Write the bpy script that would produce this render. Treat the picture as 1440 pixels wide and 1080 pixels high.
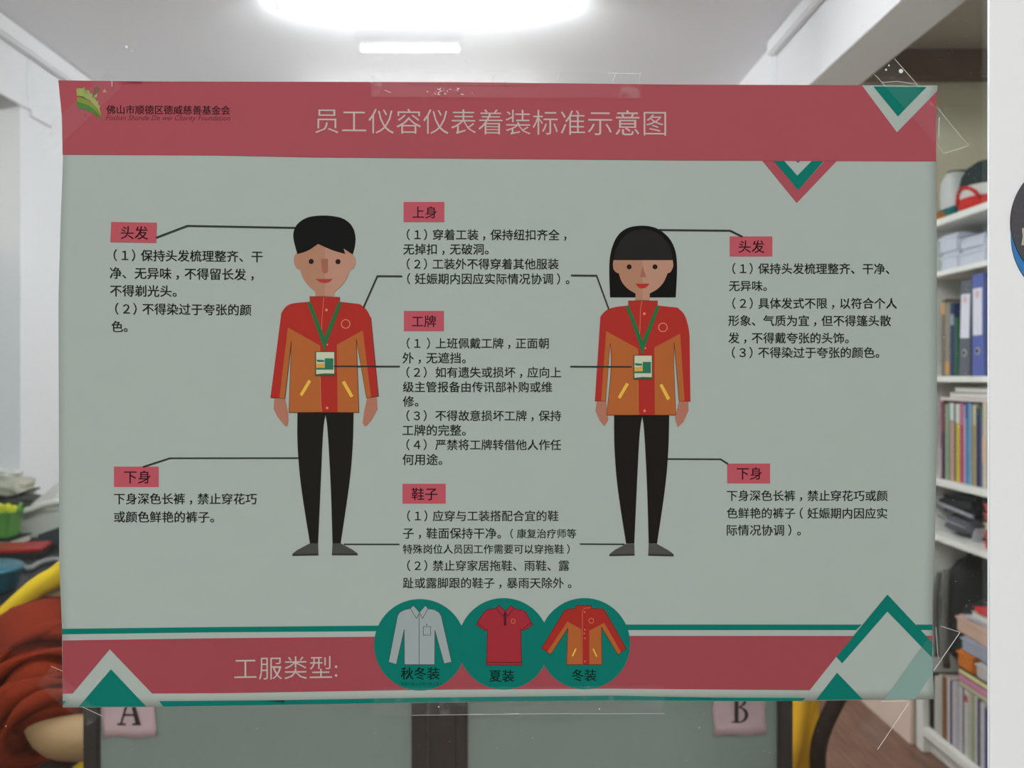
import bpy, bmesh, math, random
from mathutils import Vector, Matrix
random.seed(7)
for o in list(bpy.data.objects): bpy.data.objects.remove(o)
SC = bpy.context.scene; COL = SC.collection
F, CX, CY, H, D = 1130.0, 690.0, 532.0, 1.35, 0.386
# ---------------------------------------------------------------- camera
cd = bpy.data.cameras.new('camera'); cam = bpy.data.objects.new('camera', cd); COL.objects.link(cam)
cd.sensor_width = 36; cd.lens = 36*F/1440; cd.shift_x = (720-CX)/1440; cd.shift_y = -(540-CY)/1440
cam.location = (0, 0, H); cam.rotation_euler = (math.pi/2, 0, 0); cd.clip_start = .01
cd.dof.use_dof = True; cd.dof.focus_distance = D; cd.dof.aperture_fstop = 15
SC.camera = cam
# ---------------------------------------------------------------- light
w = bpy.data.worlds.new('world'); SC.world = w; w.use_nodes = True
w.node_tree.nodes['Background'].inputs[0].default_value = (.95, 1.0, .97, 1)
w.node_tree.nodes['Background'].inputs[1].default_value = .14
def area(name, loc, rot, sx, sy, power, col=(1, 1, 1)):
    l = bpy.data.lights.new(name, 'AREA'); l.shape = 'RECTANGLE'; l.size = sx; l.size_y = sy; l.energy = power; l.color = col
    o = bpy.data.objects.new(name, l); COL.objects.link(o); o.location = loc; o.rotation_euler = rot; return o
area('corridor_light', (-.317, -2.373, 2.640), (math.radians(35), 0, 0), .38, .02, 9, (.98, 1, .99))
area('poster_fill_light', (-.3, -3.1, 2.55), (math.radians(48), 0, 0), 1.0, .4, 103, (.98, 1, .99))  # added area light, main source for the poster, has no fitting
SC.view_settings.view_transform = 'Standard'; SC.view_settings.look = 'None'
SC.view_settings.exposure = 0; SC.view_settings.gamma = 1; SC.view_settings.use_curve_mapping = False
# ---------------------------------------------------------------- helpers
def lin(c): return tuple(((v/255)/12.92 if v/255 <= .04045 else ((v/255+.055)/1.055)**2.4) for v in c)
MC = {}
def M(name, rgb, rough=.6, k=1.0, var=.06, scale=30, spec=.3, bump=0.0, emit=0, metal=0, stripes=None):
    if name in MC: return MC[name]
    m = bpy.data.materials.new(name); m.use_nodes = True; nt = m.node_tree; b = nt.nodes['Principled BSDF']
    c = [min(.95, v*k) for v in lin(rgb)]
    tc = nt.nodes.new('ShaderNodeTexCoord'); no = nt.nodes.new('ShaderNodeTexNoise'); no.inputs['Scale'].default_value = scale
    no.inputs['Detail'].default_value = 5
    nt.links.new(tc.outputs['Object'], no.inputs['Vector'])
    mx = nt.nodes.new('ShaderNodeMix'); mx.data_type = 'RGBA'
    mx.inputs[6].default_value = [v*(1-var) for v in c]+[1]; mx.inputs[7].default_value = [min(1, v*(1+var)) for v in c]+[1]
    nt.links.new(no.outputs['Fac'], mx.inputs[0]); nt.links.new(mx.outputs[2], b.inputs['Base Color'])
    b.inputs['Roughness'].default_value = rough; b.inputs['Specular IOR Level'].default_value = spec; b.inputs['Metallic'].default_value = metal
    if bump:
        bp = nt.nodes.new('ShaderNodeBump'); bp.inputs['Strength'].default_value = bump; bp.inputs['Distance'].default_value = .004
        nt.links.new(no.outputs['Fac'], bp.inputs['Height']); nt.links.new(bp.outputs[0], b.inputs['Normal'])
    if emit:
        b.inputs['Emission Color'].default_value = (*lin(rgb), 1); b.inputs['Emission Strength'].default_value = emit
    MC[name] = m; return m
def props(o, label=None, cat=None, group=None, kind=None):
    if label: o['label'] = label
    if cat: o['category'] = cat
    if group: o['group'] = group
    if kind: o['kind'] = kind
    return o
def empty(name, loc, label, cat, group=None):
    o = bpy.data.objects.new(name, None); COL.objects.link(o); o.location = loc; o.empty_display_size = .05
    return props(o, label, cat, group)
def link(name, me, mat, parent=None):
    o = bpy.data.objects.new(name, me); COL.objects.link(o)
    if mat is not None and not me.materials: me.materials.append(mat)
    if parent is not None:
        o.parent = parent
        p = parent; off = Vector((0, 0, 0))
        while p is not None: off += p.location; p = p.parent
        if any(off): o.location = -off        # meshes are in world coordinates
    return o
def finish(bm, name, mat, parent=None, smooth=False):
    bmesh.ops.recalc_face_normals(bm, faces=bm.faces)
    me = bpy.data.meshes.new(name); bm.to_mesh(me); bm.free()
    if smooth:
        for p in me.polygons: p.use_smooth = True
    return link(name, me, mat, parent)
def addbox(bm, x0, x1, y0, y1, z0, z1, bev=0, rot=None):
    r = bmesh.ops.create_cube(bm, size=1); vs = r['verts']
    c = Vector(((x0+x1)/2, (y0+y1)/2, (z0+z1)/2)); s = (abs(x1-x0), abs(y1-y0), abs(z1-z0))
    for v in vs: v.co = Vector((v.co.x*s[0], v.co.y*s[1], v.co.z*s[2]))
    if bev:
        es = list({e for v in vs for e in v.link_edges})
        rr = bmesh.ops.bevel(bm, geom=es, offset=min(bev, min(s)*.45), segments=2, affect='EDGES'); vs = list({v for f in rr['faces'] for v in f.verts} | {v for v in vs if v.is_valid})
    mt = Matrix.Translation(c)
    if rot is not None: mt = mt @ rot
    for v in vs: v.co = mt @ v.co
    return vs
def box(name, x0, x1, y0, y1, z0, z1, mat, parent=None, bev=.002, rot=None):
    bm = bmesh.new(); addbox(bm, x0, x1, y0, y1, z0, z1, bev, rot); return finish(bm, name, mat, parent)
def solid(bm, thickness): bm.normal_update(); return bmesh.ops.solidify(bm, geom=bm.faces[:], thickness=thickness)
def struct(o, label=None): o['kind'] = 'structure'; return o
def tube(name, pts, rads, mat, parent=None, seg=10, closed=False):
    pts = [Vector(p) for p in pts]; n = len(pts)
    if not hasattr(rads, '__len__'): rads = [rads]*n
    bm = bmesh.new(); rings = []
    for i, p in enumerate(pts):
        a = pts[(i-1) % n] if (closed or i > 0) else p; b = pts[(i+1) % n] if (closed or i < n-1) else p
        t = (b-a).normalized()
        if i == 0: s = t.cross(Vector((0, 0, 1)) if abs(t.z) < .9 else Vector((0, 1, 0))).normalized()
        else: s = (s-t*s.dot(t)).normalized()
        u = s.cross(t)
        rings.append([bm.verts.new(p+(s*math.cos(k*2*math.pi/seg)+u*math.sin(k*2*math.pi/seg))*rads[i]) for k in range(seg)])
    for i in range(n if closed else n-1):
        A, B = rings[i], rings[(i+1) % n]
        for k in range(seg): bm.faces.new((A[k], A[(k+1) % seg], B[(k+1) % seg], B[k]))
    if not closed: bm.faces.new(rings[0]); bm.faces.new(rings[-1][::-1])
    return finish(bm, name, mat, parent, True)
def lathe(name, prof, c, mat, parent=None, seg=32, sx=1, sy=1, smooth=True):
    bm = bmesh.new(); rings = []
    for r, z in prof:
        if r < 1e-5: rings.append([bm.verts.new((c[0], c[1], c[2]+z))]*seg)
        else: rings.append([bm.verts.new((c[0]+r*sx*math.cos(k*2*math.pi/seg), c[1]+r*sy*math.sin(k*2*math.pi/seg), c[2]+z)) for k in range(seg)])
    for A, B in zip(rings, rings[1:]):
        for k in range(seg):
            vs = list(dict.fromkeys((A[k], A[(k+1) % seg], B[(k+1) % seg], B[k])))
            if len(vs) > 2: bm.faces.new(vs)
    return finish(bm, name, mat, parent, smooth)
def curve_pts(pts, it=2):
    for _ in range(it):
        q = []
        for a, b in zip(pts, pts[1:]):
            a, b = Vector(a), Vector(b); q += [a*.75+b*.25, a*.25+b*.75]
        pts = [Vector(pts[0])]+q[1:-1]+[Vector(pts[-1])]
    return pts
def skin(name, verts, edges, rads, mat, parent=None, sub=2, root=0):
    me = bpy.data.meshes.new(name+'_cage'); me.from_pydata(verts, edges, []); o = bpy.data.objects.new(name, me); COL.objects.link(o)
    m = o.modifiers.new('skin', 'SKIN'); m.use_smooth_shade = True
    for i, v in enumerate(me.skin_vertices[0].data):
        r = rads[i]; v.radius = (r, r) if not hasattr(r, '__len__') else r; v.use_root = (i == root)
    s = o.modifiers.new('sub', 'SUBSURF'); s.levels = sub; s.render_levels = sub
    dg = bpy.context.evaluated_depsgraph_get(); dg.update()
    nm = bpy.data.meshes.new_from_object(o.evaluated_get(dg)); bpy.data.objects.remove(o); bpy.data.meshes.remove(me)
    nm.name = name
    for p in nm.polygons: p.use_smooth = True
    return link(name, nm, mat, parent)
def PT(px, py, d): return Vector(((px-CX)*d/F, d, H-(py-CY)*d/F))
def PX(px, d): return (px-CX)*d/F
def PZ(py, d): return H-(py-CY)*d/F
def cube_obj(*a, **k): return box(*a, **k)

# ---------------------------------------------------------------- materials of the setting
m_wall = M('white plaster', (236, 236, 238), .8, var=.03, scale=3, bump=.1)
m_ceil = M('ceiling paint', (240, 238, 241), .85, var=.03, scale=2)
m_beam = M('beam paint', (238, 236, 238), .8, var=.03, scale=3)
m_khaki = M('shaded khaki wall', (212, 206, 182), .8, var=.08, scale=5)  # khaki with the shade of the front face worked into the tone
m_brown = M('dark brown trim', (112, 92, 78), .7, var=.25, scale=12)  # dark brown, mottled by noise
m_cream = M('lit side wall cream', (240, 216, 200), .8, var=.04, scale=5)  # lamp light on the wall's side face put into a paler tone
m_white = M('white laminate', (240, 240, 232), .45, var=.02)
m_black = M('black laminate', (26, 26, 27), .5, var=.1)
m_post = M('white frame paint', (230, 232, 233), .55, var=.02, scale=6)
def floor_mat():
    m = bpy.data.materials.new('floor laminate'); m.use_nodes = True; nt = m.node_tree; b = nt.nodes['Principled BSDF']
    tc = nt.nodes.new('ShaderNodeTexCoord'); mp = nt.nodes.new('ShaderNodeMapping'); mp.inputs['Scale'].default_value = (9, 1.2, 1)
    no = nt.nodes.new('ShaderNodeTexNoise'); no.inputs['Scale'].default_value = 4; no.inputs['Detail'].default_value = 8
    cr = nt.nodes.new('ShaderNodeValToRGB')
    cr.color_ramp.elements[0].position = .3; cr.color_ramp.elements[0].color = (*lin((92, 62, 48)), 1)
    cr.color_ramp.elements[1].position = .75; cr.color_ramp.elements[1].color = (*lin((136, 100, 82)), 1)
    nt.links.new(tc.outputs['Object'], mp.inputs[0]); nt.links.new(mp.outputs[0], no.inputs['Vector'])
    nt.links.new(no.outputs['Fac'], cr.inputs[0]); nt.links.new(cr.outputs[0], b.inputs['Base Color'])
    b.inputs['Roughness'].default_value = .38; return m
# ---------------------------------------------------------------- setting
YB = 4.4
struct(box('floor', -3.2, 2.6, -3.2, YB, -.06, 0, floor_mat(), bev=0))
struct(box('ceiling', -1.94, 1.22, .46, YB, 2.70, 2.78, m_ceil, bev=0))
struct(box('wall_back', -1.94, 1.56, YB, YB+.08, 0, 2.7, m_wall, bev=0))
# left wall: pier, lintel, doorway
struct(box('wall_left', -1.94, -1.84, 3.145, YB, 0, 2.7, m_wall, bev=0))
struct(box('wall_left', -1.94, -1.84, .46, 2.35, 0, 2.7, m_wall, bev=0))
struct(box('wall_left', -1.94, -1.84, 2.35, 3.145, 2.455, 2.7, m_wall, bev=0))
# casing and cornice
struct(box('trim_1', -1.84, -1.80, .46, YB, 2.625, 2.70, m_wall, bev=.008))
struct(box('trim_2', -1.84, -1.832, 2.30, 3.20, 2.415, 2.455, m_wall, bev=.003))
struct(box('trim_3', -1.84, -1.828, 3.185, 3.205, 2.42, 2.62, m_wall, bev=.003))
struct(box('trim_4', -1.84, -1.828, 3.205, 3.36, 2.395, 2.42, m_wall, bev=.003))
# doorway with door leaf set back, fanlight above
dr = box('door_1', -1.99, -1.955, 2.30, 3.20, 0, 1.84, M('grey green door paint', (168, 178, 176), .35, var=.05, scale=2)); struct(dr)
box('door_rail', -1.955, -1.945, 2.38, 3.10, 1.74, 1.80, m_white, dr)
box('door_rail', -1.955, -1.945, 2.38, 3.10, .92, .98, M('grey green door paint', (0, 0, 0)), dr)
tube('handle', [(-1.95, 2.44, 1.0), (-1.90, 2.44, 1.0), (-1.90, 2.54, 1.0)], .010, M('steel', (180, 180, 180), .3, metal=1), dr)
fw = struct(box('window_2', -1.99, -1.96, 2.30, 3.20, 1.84, 2.455, M('frosted fanlight', (226, 222, 208), .3, var=.03, scale=2)))
box('window_frame', -1.962, -1.93, 2.30, 3.20, 2.395, 2.455, m_wall, fw)
box('window_frame', -1.962, -1.93, 2.30, 3.20, 1.83, 1.86, m_wall, fw)
# right: beam, alcove; the bay's dimness is put into its wall and ceiling colours
struct(box('trim_5', 1.14, 1.32, .46, YB, 2.40, 2.70, m_beam, bev=0))
struct(box('trim_6', 1.105, 1.14, .46, 3.22, 2.635, 2.70, m_beam, bev=.008))
struct(box('trim_7', 1.115, 1.14, 3.20, 3.23, 2.30, 2.64, m_wall, bev=.003))
struct(box('ceiling', 1.32, 2.5, .46, YB, 2.54, 2.60, M('shaded alcove ceiling', (178, 170, 158), .85, var=.05, scale=3), bev=0))  # grey-brown tone carries the shade of the unlit bay
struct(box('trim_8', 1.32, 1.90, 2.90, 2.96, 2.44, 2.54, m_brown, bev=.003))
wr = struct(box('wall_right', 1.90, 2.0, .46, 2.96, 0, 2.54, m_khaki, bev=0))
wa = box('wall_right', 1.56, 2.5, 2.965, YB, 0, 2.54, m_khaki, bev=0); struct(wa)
box('lit_wall_side', 1.548, 1.56, 2.962, 4.2, 0, 1.6, m_cream, wa, bev=.001)  # strip added for the wall's lit side, brightness is in its colour
# front wall: the wall round the glass
struct(box('wall_front', -2.0, -.95, .384, .46, 0, 2.78, m_post, bev=0))
struct(box('wall_front', -.95, 2.5, .384, .46, 2.32, 2.78, m_post, bev=0))
struct(box('wall_front', -.95, 2.5, .384, .46, 0, .25, m_post, bev=0))
bm = bmesh.new()
pl = [(.2395, .3855), (2.5, .3855), (2.5, .46), (.36, .46), (.2405, .389)]
vb = [bm.verts.new((x, y, .25)) for x, y in pl]; vt = [bm.verts.new((x, y, 2.32)) for x, y in pl]
bm.faces.new(vb); bm.faces.new(vt)
for i in range(5): bm.faces.new((vb[i], vb[(i+1) % 5], vt[(i+1) % 5], vt[i]))
struct(finish(bm, 'wall_front', m_post))
# ---- glass
def glass_mat():
    m = bpy.data.materials.new('window glass'); m.use_nodes = True; nt = m.node_tree; nt.nodes.clear()
    out = nt.nodes.new('ShaderNodeOutputMaterial'); tr = nt.nodes.new('ShaderNodeBsdfTransparent'); gl = nt.nodes.new('ShaderNodeBsdfGlossy')
    tr.inputs[0].default_value = (.95, .97, .96, 1); gl.inputs[0].default_value = (1, 1, 1, 1); gl.inputs['Roughness'].default_value = .0
    fr = nt.nodes.new('ShaderNodeFresnel'); fr.inputs[0].default_value = 1.5; mx = nt.nodes.new('ShaderNodeMixShader')
    nt.links.new(fr.outputs[0], mx.inputs[0]); nt.links.new(tr.outputs[0], mx.inputs[1]); nt.links.new(gl.outputs[0], mx.inputs[2]); nt.links.new(mx.outputs[0], out.inputs[0]); return m
bm = bmesh.new()
vs = [bm.verts.new(p) for p in ((-.95, .3866, .25), (.2400, .3866, .25), (.2400, .3866, 2.32), (-.95, .3866, 2.32))]; bm.faces.new(vs)
vs = [bm.verts.new(p) for p in ((-.95, .3886, .25), (.2400, .3886, .25), (.2400, .3886, 2.32), (-.95, .3886, 2.32))]; bm.faces.new(vs)
me = bpy.data.meshes.new('window_1'); bm.to_mesh(me); bm.free(); struct(link('window_1', me, glass_mat()))
# dust on the glass
bm = bmesh.new()
for i in range(420):
    px = random.uniform(1318, 1392) if i < 300 else random.uniform(0, 1392)
    py = random.uniform(20, 1075) if i < 300 else random.choice((random.uniform(5, 110), random.uniform(1000, 1078)))
    p = PT(px, py, .3862); r = random.choice((.00012, .00015, .0002, .0003 if random.random() < .15 else .00012))
    n = 5; a = random.random()*6
    bm.faces.new([bm.verts.new(p+Vector((r*math.cos(a+k*6.283/n), 0, r*math.sin(a+k*6.283/n)*random.uniform(.7, 1.2)))) for k in range(n)])
props(finish(bm, 'dust_specks', M('dust', (190, 190, 182), .9)), 'tiny pale dust specks scattered over the glass pane around the poster', 'dust', kind='stuff')

# ================================================================ POSTER
K = 1/.92
PM = {}
def pm(rgb, rough=.75):
    n = 'print %d %d %d' % rgb
    return M(n, rgb, rough, k=K, var=.025, scale=60, spec=.08)
PAPER = (154, 164, 157); PINK = (152, 72, 80); PINK2 = (143, 66, 73); HEAD = (168, 78, 88); TEAL = (8, 106, 94); INK = (42, 44, 40); PALE = (176, 164, 158)
def relief(px, py):
    e = max(0, (180-px)/100)**2*.0006 + max(0, (px-1240)/80)**2*.0004
    return .0012 + .0005*math.sin(px/150+.6)*math.sin(py/210+1.1) + .0003*math.sin(px/67+py/190) + e
def PP(px, py, layer=0):
    y = D - relief(px, py) - layer*6e-5
    return Vector(((px-CX)*y/F, y, H-(py-CY)*y/F))
poster = empty('poster', (PP(700, 990).x, D-.001, PP(700, 990).z), 'large pink, white and teal dress code poster taped to the glass', 'poster')
def lerp_pts(pts, t):
    for (a, va), (b, vb) in zip(pts, pts[1:]):
        if t <= b:
            s = (t-a)/(b-a); return va+(vb-va)*s
    return pts[-1][1]
TOP = [(82, 113), (200, 114.5), (640, 115.5), (960, 119), (1319, 120)]
BOT = [(87.5, 995), (230, 994.5), (600, 988.5), (860, 985.5), (1060, 986.5), (1314, 983.5)]
LEF = [(113, 82), (165, 87), (217, 88.5), (300, 85.5), (420, 82), (600, 82.5), (790, 83), (885, 87), (995, 88)]
RIG = [(120, 1319), (135, 1316.5), (226, 1316.5), (330, 1317.5), (600, 1318), (760, 1315), (838, 1311.5), (925, 1311), (984, 1314)]
def sheet(name, nx, ny, mat, layer=0):
    bm = bmesh.new(); g = []
    for j in range(ny+1):
        row = []
        for i in range(nx+1):
            u, v = i/nx, j/ny; x = 84+u*1231; t = lerp_pts(TOP, x); b = lerp_pts(BOT, x); y = t+(b-t)*v
            l = lerp_pts(LEF, y); r = lerp_pts(RIG, y); x = l+(r-l)*u
            row.append(bm.verts.new(PP(x, y, layer)))
        g.append(row)
    for j in range(ny):
        for i in range(nx): bm.faces.new((g[j][i], g[j][i+1], g[j+1][i+1], g[j+1][i]))
    ext = solid(bm, thickness=-.00012)
    for v in bm.verts: v.co.y += .00013
    return finish(bm, name, mat, poster, True)
sh = sheet('paper_sheet', 80, 56, pm(PAPER)); sh['label'] = 'pale grey white paper sheet with slightly curled edges'
def shape(name, polys, rgb, parent=None, layer=1, label=None, cut=40):
    """flat print: polygons in sheet coordinates laid on the sheet"""
    bm = bmesh.new()
    for p in polys:
        q = [p[0]]
        for a in p[1:]:
            if abs(a[0]-q[-1][0])+abs(a[1]-q[-1][1]) > .02: q.append(a)
        if abs(q[0][0]-q[-1][0])+abs(q[0][1]-q[-1][1]) < .02: q.pop()
        bm.faces.new([bm.verts.new((a[0], a[1], 0)) for a in q])
    bm.normal_update(); bmesh.ops.triangulate(bm, faces=bm.faces[:], ngon_method='EAR_CLIP')
    xs = [v.co.x for v in bm.verts]; ys = [v.co.y for v in bm.verts]
    for ax, lo, hi in ((0, min(xs), max(xs)), (1, min(ys), max(ys))):
        c = math.ceil(lo/cut)*cut
        while c < hi:
            bmesh.ops.bisect_plane(bm, geom=bm.verts[:]+bm.edges[:]+bm.faces[:], plane_co=(c, 0, 0) if ax == 0 else (0, c, 0), plane_no=(1, 0, 0) if ax == 0 else (0, 1, 0)); c += cut
    for v in bm.verts: v.co = PP(v.co.x, v.co.y, layer)
    me = bpy.data.meshes.new(name); bm.to_mesh(me); bm.free()
    for p in me.polygons: p.use_smooth = True
    o = link(name, me, pm(rgb), parent or poster)
    if label: o['label'] = label
    return o
def seg_polys(pts, wd, closed=False):
    out = []; n = len(pts)
    for i in range(n if closed else n-1):
        a = Vector(pts[i][:2]); b = Vector(pts[(i+1) % n][:2]); d = b-a
        if d.length < 1e-4: continue
        d.normalize(); nn = Vector((-d.y, d.x))*wd/2; a = a-d*wd*.3; b = b+d*wd*.3
        out.append([tuple(a+nn), tuple(b+nn), tuple(b-nn), tuple(a-nn)])
    return out
def line(name, pts, wd=1.8, rgb=INK, parent=None, layer=2, closed=False): return shape(name, seg_polys(pts, wd, closed), rgb, parent, layer)
def circ(cx, cy, r, n=48, ry=None): return [(cx+r*math.cos(k*2*math.pi/n), cy+(ry or r)*math.sin(k*2*math.pi/n)) for k in range(n)]
def ring(cx, cy, r, wd, n=24):
    o = circ(cx, cy, r+wd/2, n); i = circ(cx, cy, r-wd/2, n)
    return [[o[k], o[(k+1) % n], i[(k+1) % n], i[k]] for k in range(n)]
def soft(pts, it=2):
    """closed smooth outline; a doubled point stays a corner"""
    pts = [Vector(p) for p in pts]
    for _ in range(it):
        q = []; n = len(pts)
        for i in range(n):
            a, b = pts[i], pts[(i+1) % n]
            if (a-b).length < .01: q += [a, b]
            else: q += [a*.75+b*.25 if (a-pts[i-1]).length > .01 else a, a*.25+b*.75 if (b-pts[(i+2) % n]).length > .01 else b]
        pts = q
    out = []
    for p in pts:
        if not out or (p-out[-1]).length > .05: out.append(p)
    return [tuple(p) for p in out]
def C(*p):  # doubled corner helper: strings of points, tuples flagged with a third item become corners
    o = []
    for q in p:
        o.append(q[:2])
        if len(q) > 2: o.append(q[:2])
    return o
TXTN = [0]
GC = {}
def _fill(ch, bold):
    cu = bpy.data.curves.new('t', 'FONT'); cu.body = ch; cu.size = 1; cu.resolution_u = 2; cu.offset = bold; cu.fill_mode = 'FRONT'
    o = bpy.data.objects.new('t', cu); COL.objects.link(o); dg = bpy.context.evaluated_depsgraph_get(); dg.update()
    me = bpy.data.meshes.new_from_object(o.evaluated_get(dg)); bpy.data.objects.remove(o); bpy.data.curves.remove(cu)
    g = ([(v.co.x, v.co.y) for v in me.vertices], [tuple(p.vertices) for p in me.polygons]); a = sum(p.area for p in me.polygons); bpy.data.meshes.remove(me)
    return g, a
def glyph(ch, bold):
    if (ch, bold) not in GC:
        if (ch, 0) not in GC:
            c = sorted([_fill(ch, b) for b in (0, .0005, -.0005)], key=lambda t: t[1]); GC[ch, 0] = c[1][0]
        v0, f0 = GC[ch, 0]
        if bold < 0:      # thinner strokes, kept only where the outline still fills cleanly
            ar = lambda g: sum(abs(sum(g[0][q[i]][0]*g[0][q[(i+1) % len(q)]][1]-g[0][q[(i+1) % len(q)]][0]*g[0][q[i]][1] for i in range(len(q))))/2 for q in g[1])
            want = ar((v0, f0))*(1+2*bold/.078); g, a = min((_fill(ch, bold*f) for f in (1, .9, 1.1, .8)), key=lambda t: abs(t[1]-want))
            GC[ch, bold] = g if abs(a/want-1) < .12 and ch != '意' else (v0, f0)
        elif bold:      # heavier print: the same glyph laid down four times, slightly shifted
            v, f = [], []
            for dx, dy in ((-1, -.6), (1, -.6), (-1, .6), (1, .6)):
                n = len(v); v += [(x+dx*bold, y+dy*bold) for x, y in v0]; f += [tuple(i+n for i in q) for q in f0]
            GC[ch, bold] = (v, f)
    return GC[ch, bold]
_a = glyph('一', 0)[0]; _b = glyph('一一', 0)[0]
EM = (max(p[0] for p in _b)-min(p[0] for p in _b))-(max(p[0] for p in _a)-min(p[0] for p in _a))
def text(body, x0, x1, yl, yr=None, rgb=INK, parent=None, name='text_line', layer=2, bold=0.0, shear=0, hpx=None):
    if yr is None: yr = yl
    V, Fc, Y = [], [], []
    if body.isascii():
        vs, fs = glyph(body, bold); V = [(x+y*shear, y) for x, y in vs]; Fc = fs
    else:
        pen = 0
        for ch in body:
            if ch == ' ': pen += .28*EM; continue
            adv, dx, dy, c2 = EM, 0, 0, ch
            if ch.isdigit(): c2 = chr(ord(ch)+0xFEE0); adv = .57*EM; dx = -.215*EM
            if ch == ':': adv = .4*EM
            if ch == '，': dx = .24*EM
            if ch == '（': dx = -.33*EM
            if ch == '）': dx = .24*EM
            vs, fs = glyph(c2, bold); n = len(V)
            V += [(x+pen+dx, y+dy) for x, y in vs]; Fc += [tuple(i+n for i in f) for f in fs]; pen += adv
            if '\u4e00' <= ch <= '\u9fff': Y += [y for _, y in vs]
    a, b = min(p[0] for p in V), max(p[0] for p in V); Y = Y or [p[1] for p in V]; c, d = min(Y), max(Y)
    s = (x1-x0)/(b-a); sy = s if hpx is None else hpx/(d-c); mid = (c+d)/2
    me = bpy.data.meshes.new(name)
    me.from_pydata([PP(x0+(x-a)*s, yl+(yr-yl)*(x-a)/(b-a)-(y-mid)*sy, layer) for x, y in V], [], Fc)
    return link(name, me, pm(rgb), parent or poster)

# bands
shape('title_banner', [[(82, 113), (200, 114.5), (640, 115.5), (960, 119), (1212, 119.8), (1261.3, 186), (1319, 127), (1316.5, 135), (1316.5, 226.8), (960, 225.6), (440, 221.3), (300, 218.5), (88, 217.5), (87, 165)]], PINK, label='dusty pink banner across the top')
shape('corner_triangle', [[(1228.5, 121.5), (1303, 122.3), (1262.9, 163.5)]], TEAL, label='teal triangle in the top right corner')
shape('chevron', [[(1072.3, 226.3), (1088, 226.3), (1122.3, 267.7), (1158.8, 226.5), (1176.5, 226.6), (1120.6, 285.4)]], PINK, label='pink chevron under the banner')
shape('chevron', [[(1088, 225.8), (1102.5, 225.8), (1121.3, 246.9), (1142, 225.8), (1158.8, 225.8), (1122.3, 267.7)], [(1119, 225.6), (1126, 225.6), (1122.5, 229)]], TEAL, label='teal chevron under the banner')
shape('footer_stripe', [[(87, 884.3), (300, 881.8), (560, 879.5), (820, 878.3), (1000, 878.2), (1212, 878.3), (1204, 886.1), (1000, 886), (820, 886), (560, 887.4), (300, 889.2), (87, 892)],
    [(1288, 878.3), (1311.2, 878.3), (1311.2, 886), (1295, 886)]], TEAL, label='thin teal stripe')
shape('footer_band', [[(88, 900.6), (300, 897.6), (560, 895), (820, 894.2), (1201, 894.3), (1176, 923.6), (1138.7, 970.7), (860, 968.5), (600, 970), (320, 974.8), (213.9, 975.3), (154.2, 913), (102, 975.3), (88, 975.6)],
    [(1301, 894), (1311.2, 894), (1311.2, 904.5)]], PINK2, label='dusty pink band across the foot')
shape('footer_stripe', [[(223.6, 986), (400, 984.6), (600, 981), (860, 978.2), (1000, 981), (1133, 981.6), (1128, 985.8), (1060, 985.9), (860, 984.8), (600, 987.8), (230, 993.8)], [(88.2, 986), (92.4, 986), (88.2, 991.8)]], TEAL, label='thin teal stripe at the foot')
shape('footer_triangle', [[(155.9, 941.2), (205.5, 993.8), (110.4, 994)]], TEAL, label='teal triangle at lower left')
shape('footer_triangle', [[(1177.2, 946), (1213.6, 983.8), (1147.5, 984.4)]], TEAL, label='teal triangle at lower right')
shape('chevron', [[(1248, 836), (1311.2, 903.5), (1311, 925), (1248, 859.9), (1184.4, 932.8), (1176, 923.6)]], TEAL, label='large teal chevron at lower right')
shape('diagonal_band', [[(1296.2, 909.8), (1311, 925.5), (1311.4, 946.4), (1287.5, 982.8), (1243.7, 983.4)]], (118, 147, 140), label='pale teal diagonal band')
# title
text('员工仪容仪表着装标准示意图', 443.3, 936.7, 169.4, 173.1, PALE, name='title_text', bold=-.008)
text('工服类型:', 329.6, 474.5, 940.2, 938.2, PALE, name='footer_text', bold=-.008)
# emblem
lg = shape('emblem', [soft(C((108, 129), (107.5, 145), (111, 157), (120, 166), (131, 169.5), (145, 169.5, 1), (139, 156), (128, 141), (119, 131)))], (25, 80, 45), label='green leaf emblem with pale crown')
shape('emblem_band', [soft(C((108, 147), (109.5, 152), (122, 155), (134, 161), (144.5, 169, 1), (136, 155), (122, 146), (108, 141)))], (66, 112, 50), lg, 3)
shape('emblem_band', [soft(C((108, 135), (108, 143.5), (122, 146.5), (134, 155), (143.5, 167, 1), (136, 152), (122, 139)))], (112, 130, 42), lg, 4)
shape('emblem_crown', [[(107.5, 125), (112, 124), (117, 124.5), (119, 122), (120, 126), (125, 127), (127, 132), (130, 131.5), (130, 137), (134, 138), (135, 142), (138, 142), (138, 147), (141, 149), (140, 153), (143, 163), (137, 153), (126, 141), (116, 135.5), (108, 134.5)]], (140, 152, 86), lg, 5)
shape('emblem_dots', [circ(136, 125.5, 4, 10), circ(134, 131, 3, 8), circ(131.5, 136, 3, 8)], (105, 84, 62), lg, 3)
shape('emblem_dots', [[(144, 130), (147, 125), (150, 130)], [(137, 131), (136, 137), (131, 136)]], (165, 140, 105), lg, 4)
text('佛山市顺德区德威慈善基金会', 149.5, 323.8, 154, 155, (62, 34, 36), name='emblem_text', bold=.012)
text('Foshan Shunde De wei Charity Foundation', 148.8, 323.8, 166.5, 167, (92, 46, 50), name='emblem_text', shear=.35, hpx=9.5)
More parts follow.
